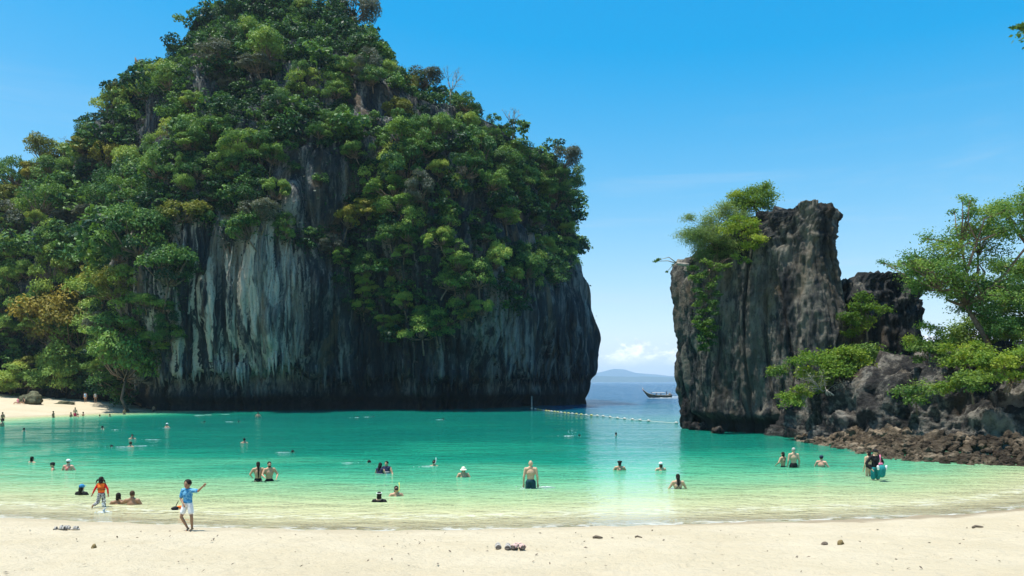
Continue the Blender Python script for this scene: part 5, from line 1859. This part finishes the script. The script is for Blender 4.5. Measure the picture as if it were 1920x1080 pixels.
M['moss'] = plain('moss', (0.10, 0.10, 0.06), 0.9, 0.1, 0.5, 2)
M['husk'] = plain('husk', (0.20, 0.15, 0.07), 0.9, 0.1, 0.4, 14)
M['drift'] = plain('drift', (0.15, 0.12, 0.09), 0.9, 0.1, 0.35, 12)


def lump(name, label, cat, px, py, size, mat, seed, lift=0.4):
    p = G(px, py)
    bm = bmesh.new()
    bmesh.ops.create_icosphere(bm, subdivisions=4, radius=1.0)
    co = np.array([v.co[:] for v in bm.verts])
    tr_ = np.array([[v.index for v in f.verts] for f in bm.faces])
    bm.free()
    am = 1.0 if cat == 'boulder' else 0.35
    d = 1 + am * (0.45 * fbm(co[:, 0] * 1.2 + seed * 5, co[:, 1] * 1.2, co[:, 2] * 1.2, 4, 0.6) - 0.25 * np.abs(fbm(co[:, 0] * 2.6 + seed, co[:, 1] * 2.6, co[:, 2] * 2.6, 3, 0.6)))
    g = Geo()
    g.add(co * d[:, None] * A(size), t=tr_)
    o = link(name, g.mesh(name, [M[mat]], True), None, (p[0], p[1], p[2] + size[2] * lift), (0, 0, seed * 0.7))
    tag(o, label, cat)


lump('coconut_husk', 'brown coconut husk half open on the right hand sand', 'husk', 1546, 1022, (0.10, 0.06, 0.05), 'drift', 1)
lump('coconut', 'round olive coconut right of the open husk on the sand', 'coconut', 1576, 1022, (0.075, 0.065, 0.08), 'husk', 2)
lump('dry_coconut', 'small dark nut on the left sand below the dark sandals', 'nut', 176, 1029, (0.06, 0.05, 0.07), 'husk', 3)
lump('boulder', 'mossy boulder at the back of the far beach', 'boulder', 58, 757.5, (1.6, 1.0, 1.15), 'moss', 4, 0.45)
lump('boulder', 'low flat dark stone on the back of the far beach right of the boulder', 'boulder', 122, 758, (1.2, 0.7, 0.35), 'moss', 5, 0.3)
lump('boulder', 'knobbly barnacled rock in the water at the left foot of the sea stack', 'boulder', 1291, 803, (0.75, 0.8, 1.8), 'shelf', 6, 0.4)
lump('boulder', 'low wet rock in the water right of the knobbly rock under the sea stack', 'boulder', 1312, 806, (0.9, 0.6, 0.5), 'shelf', 0, 0.3)
lump('boulder', 'small washed rock in the water before the dark foot of the sea stack', 'boulder', 1345, 812, (0.9, 0.5, 0.4), 'shelf', 2, 0.3)


def stick(label, px, py, L_, rad, yaw):
    p = G(px, py)
    g = Geo()
    g.tube([(-L_ / 2, 0, 0.0), (-L_ / 6, 0.02, 0.025), (L_ / 5, -0.01, 0.015), (L_ / 2, 0.02, 0.0)], [rad, rad * 1.1, rad * 0.9, rad * 0.5], 7)
    o = link('driftwood', g.mesh('driftwood', [M['drift']], True), None, (p[0], p[1], p[2] + 0.03), (0, 0, R(yaw)))
    tag(o, label, 'driftwood')


stick('short dark piece of driftwood in the middle of the sand', 1121, 1011, 0.22, 0.035, 4)
stick('curved twig of driftwood right of the short dark piece', 1197, 1010, 0.16, 0.02, -20)
stick('long dark stick on the sand near the right edge', 1834, 991, 0.30, 0.03, 8)
# leaf litter on the sand, uncountable
g = Geo()
r_ = np.random.default_rng(9)
for k in range(340):
    x_, y_ = r_.uniform(-13, 16), 10.5 + 9.0 * r_.random() ** 0.8
    if y_ > shore_s(x_) - 0.7:
        continue
    z_ = float(ground_h(x_, y_)) + 0.02
    s_ = r_.uniform(0.015, 0.05)
    v_, q_ = cards(A([[x_, y_, z_ + 0.012]]), A([[r_.normal() * 0.3, r_.normal() * 0.3, 1.0]]), s_ * 2, 0.5, k, 0.3)
    g.add(v_, q_)
o = link('leaf_litter', g.mesh('leaf_litter', [M['drift']]))
tag(o, 'scattered bits of dry leaf and bark on the sand', 'litter', kind='stuff')

# ================================================================== AIR
def haze_box():
    m, nt, out = new_mat('sea_haze')
    v = nd(nt, 'ShaderNodeVolumePrincipled', {'Color': (0.62, 0.80, 1.0, 1), 'Density': 0.0001, 'Anisotropy': 0.2})
    nt.links.new(v.outputs[0], out.inputs['Volume'])
    g = Geo()
    g.box((0, 6600, 130), (14200, 7300, 140.0))
    o = link('haze', g.mesh('haze', [m]))
    tag(o, 'thin bluish sea haze over the whole scene', 'haze', kind='stuff')


haze_box()
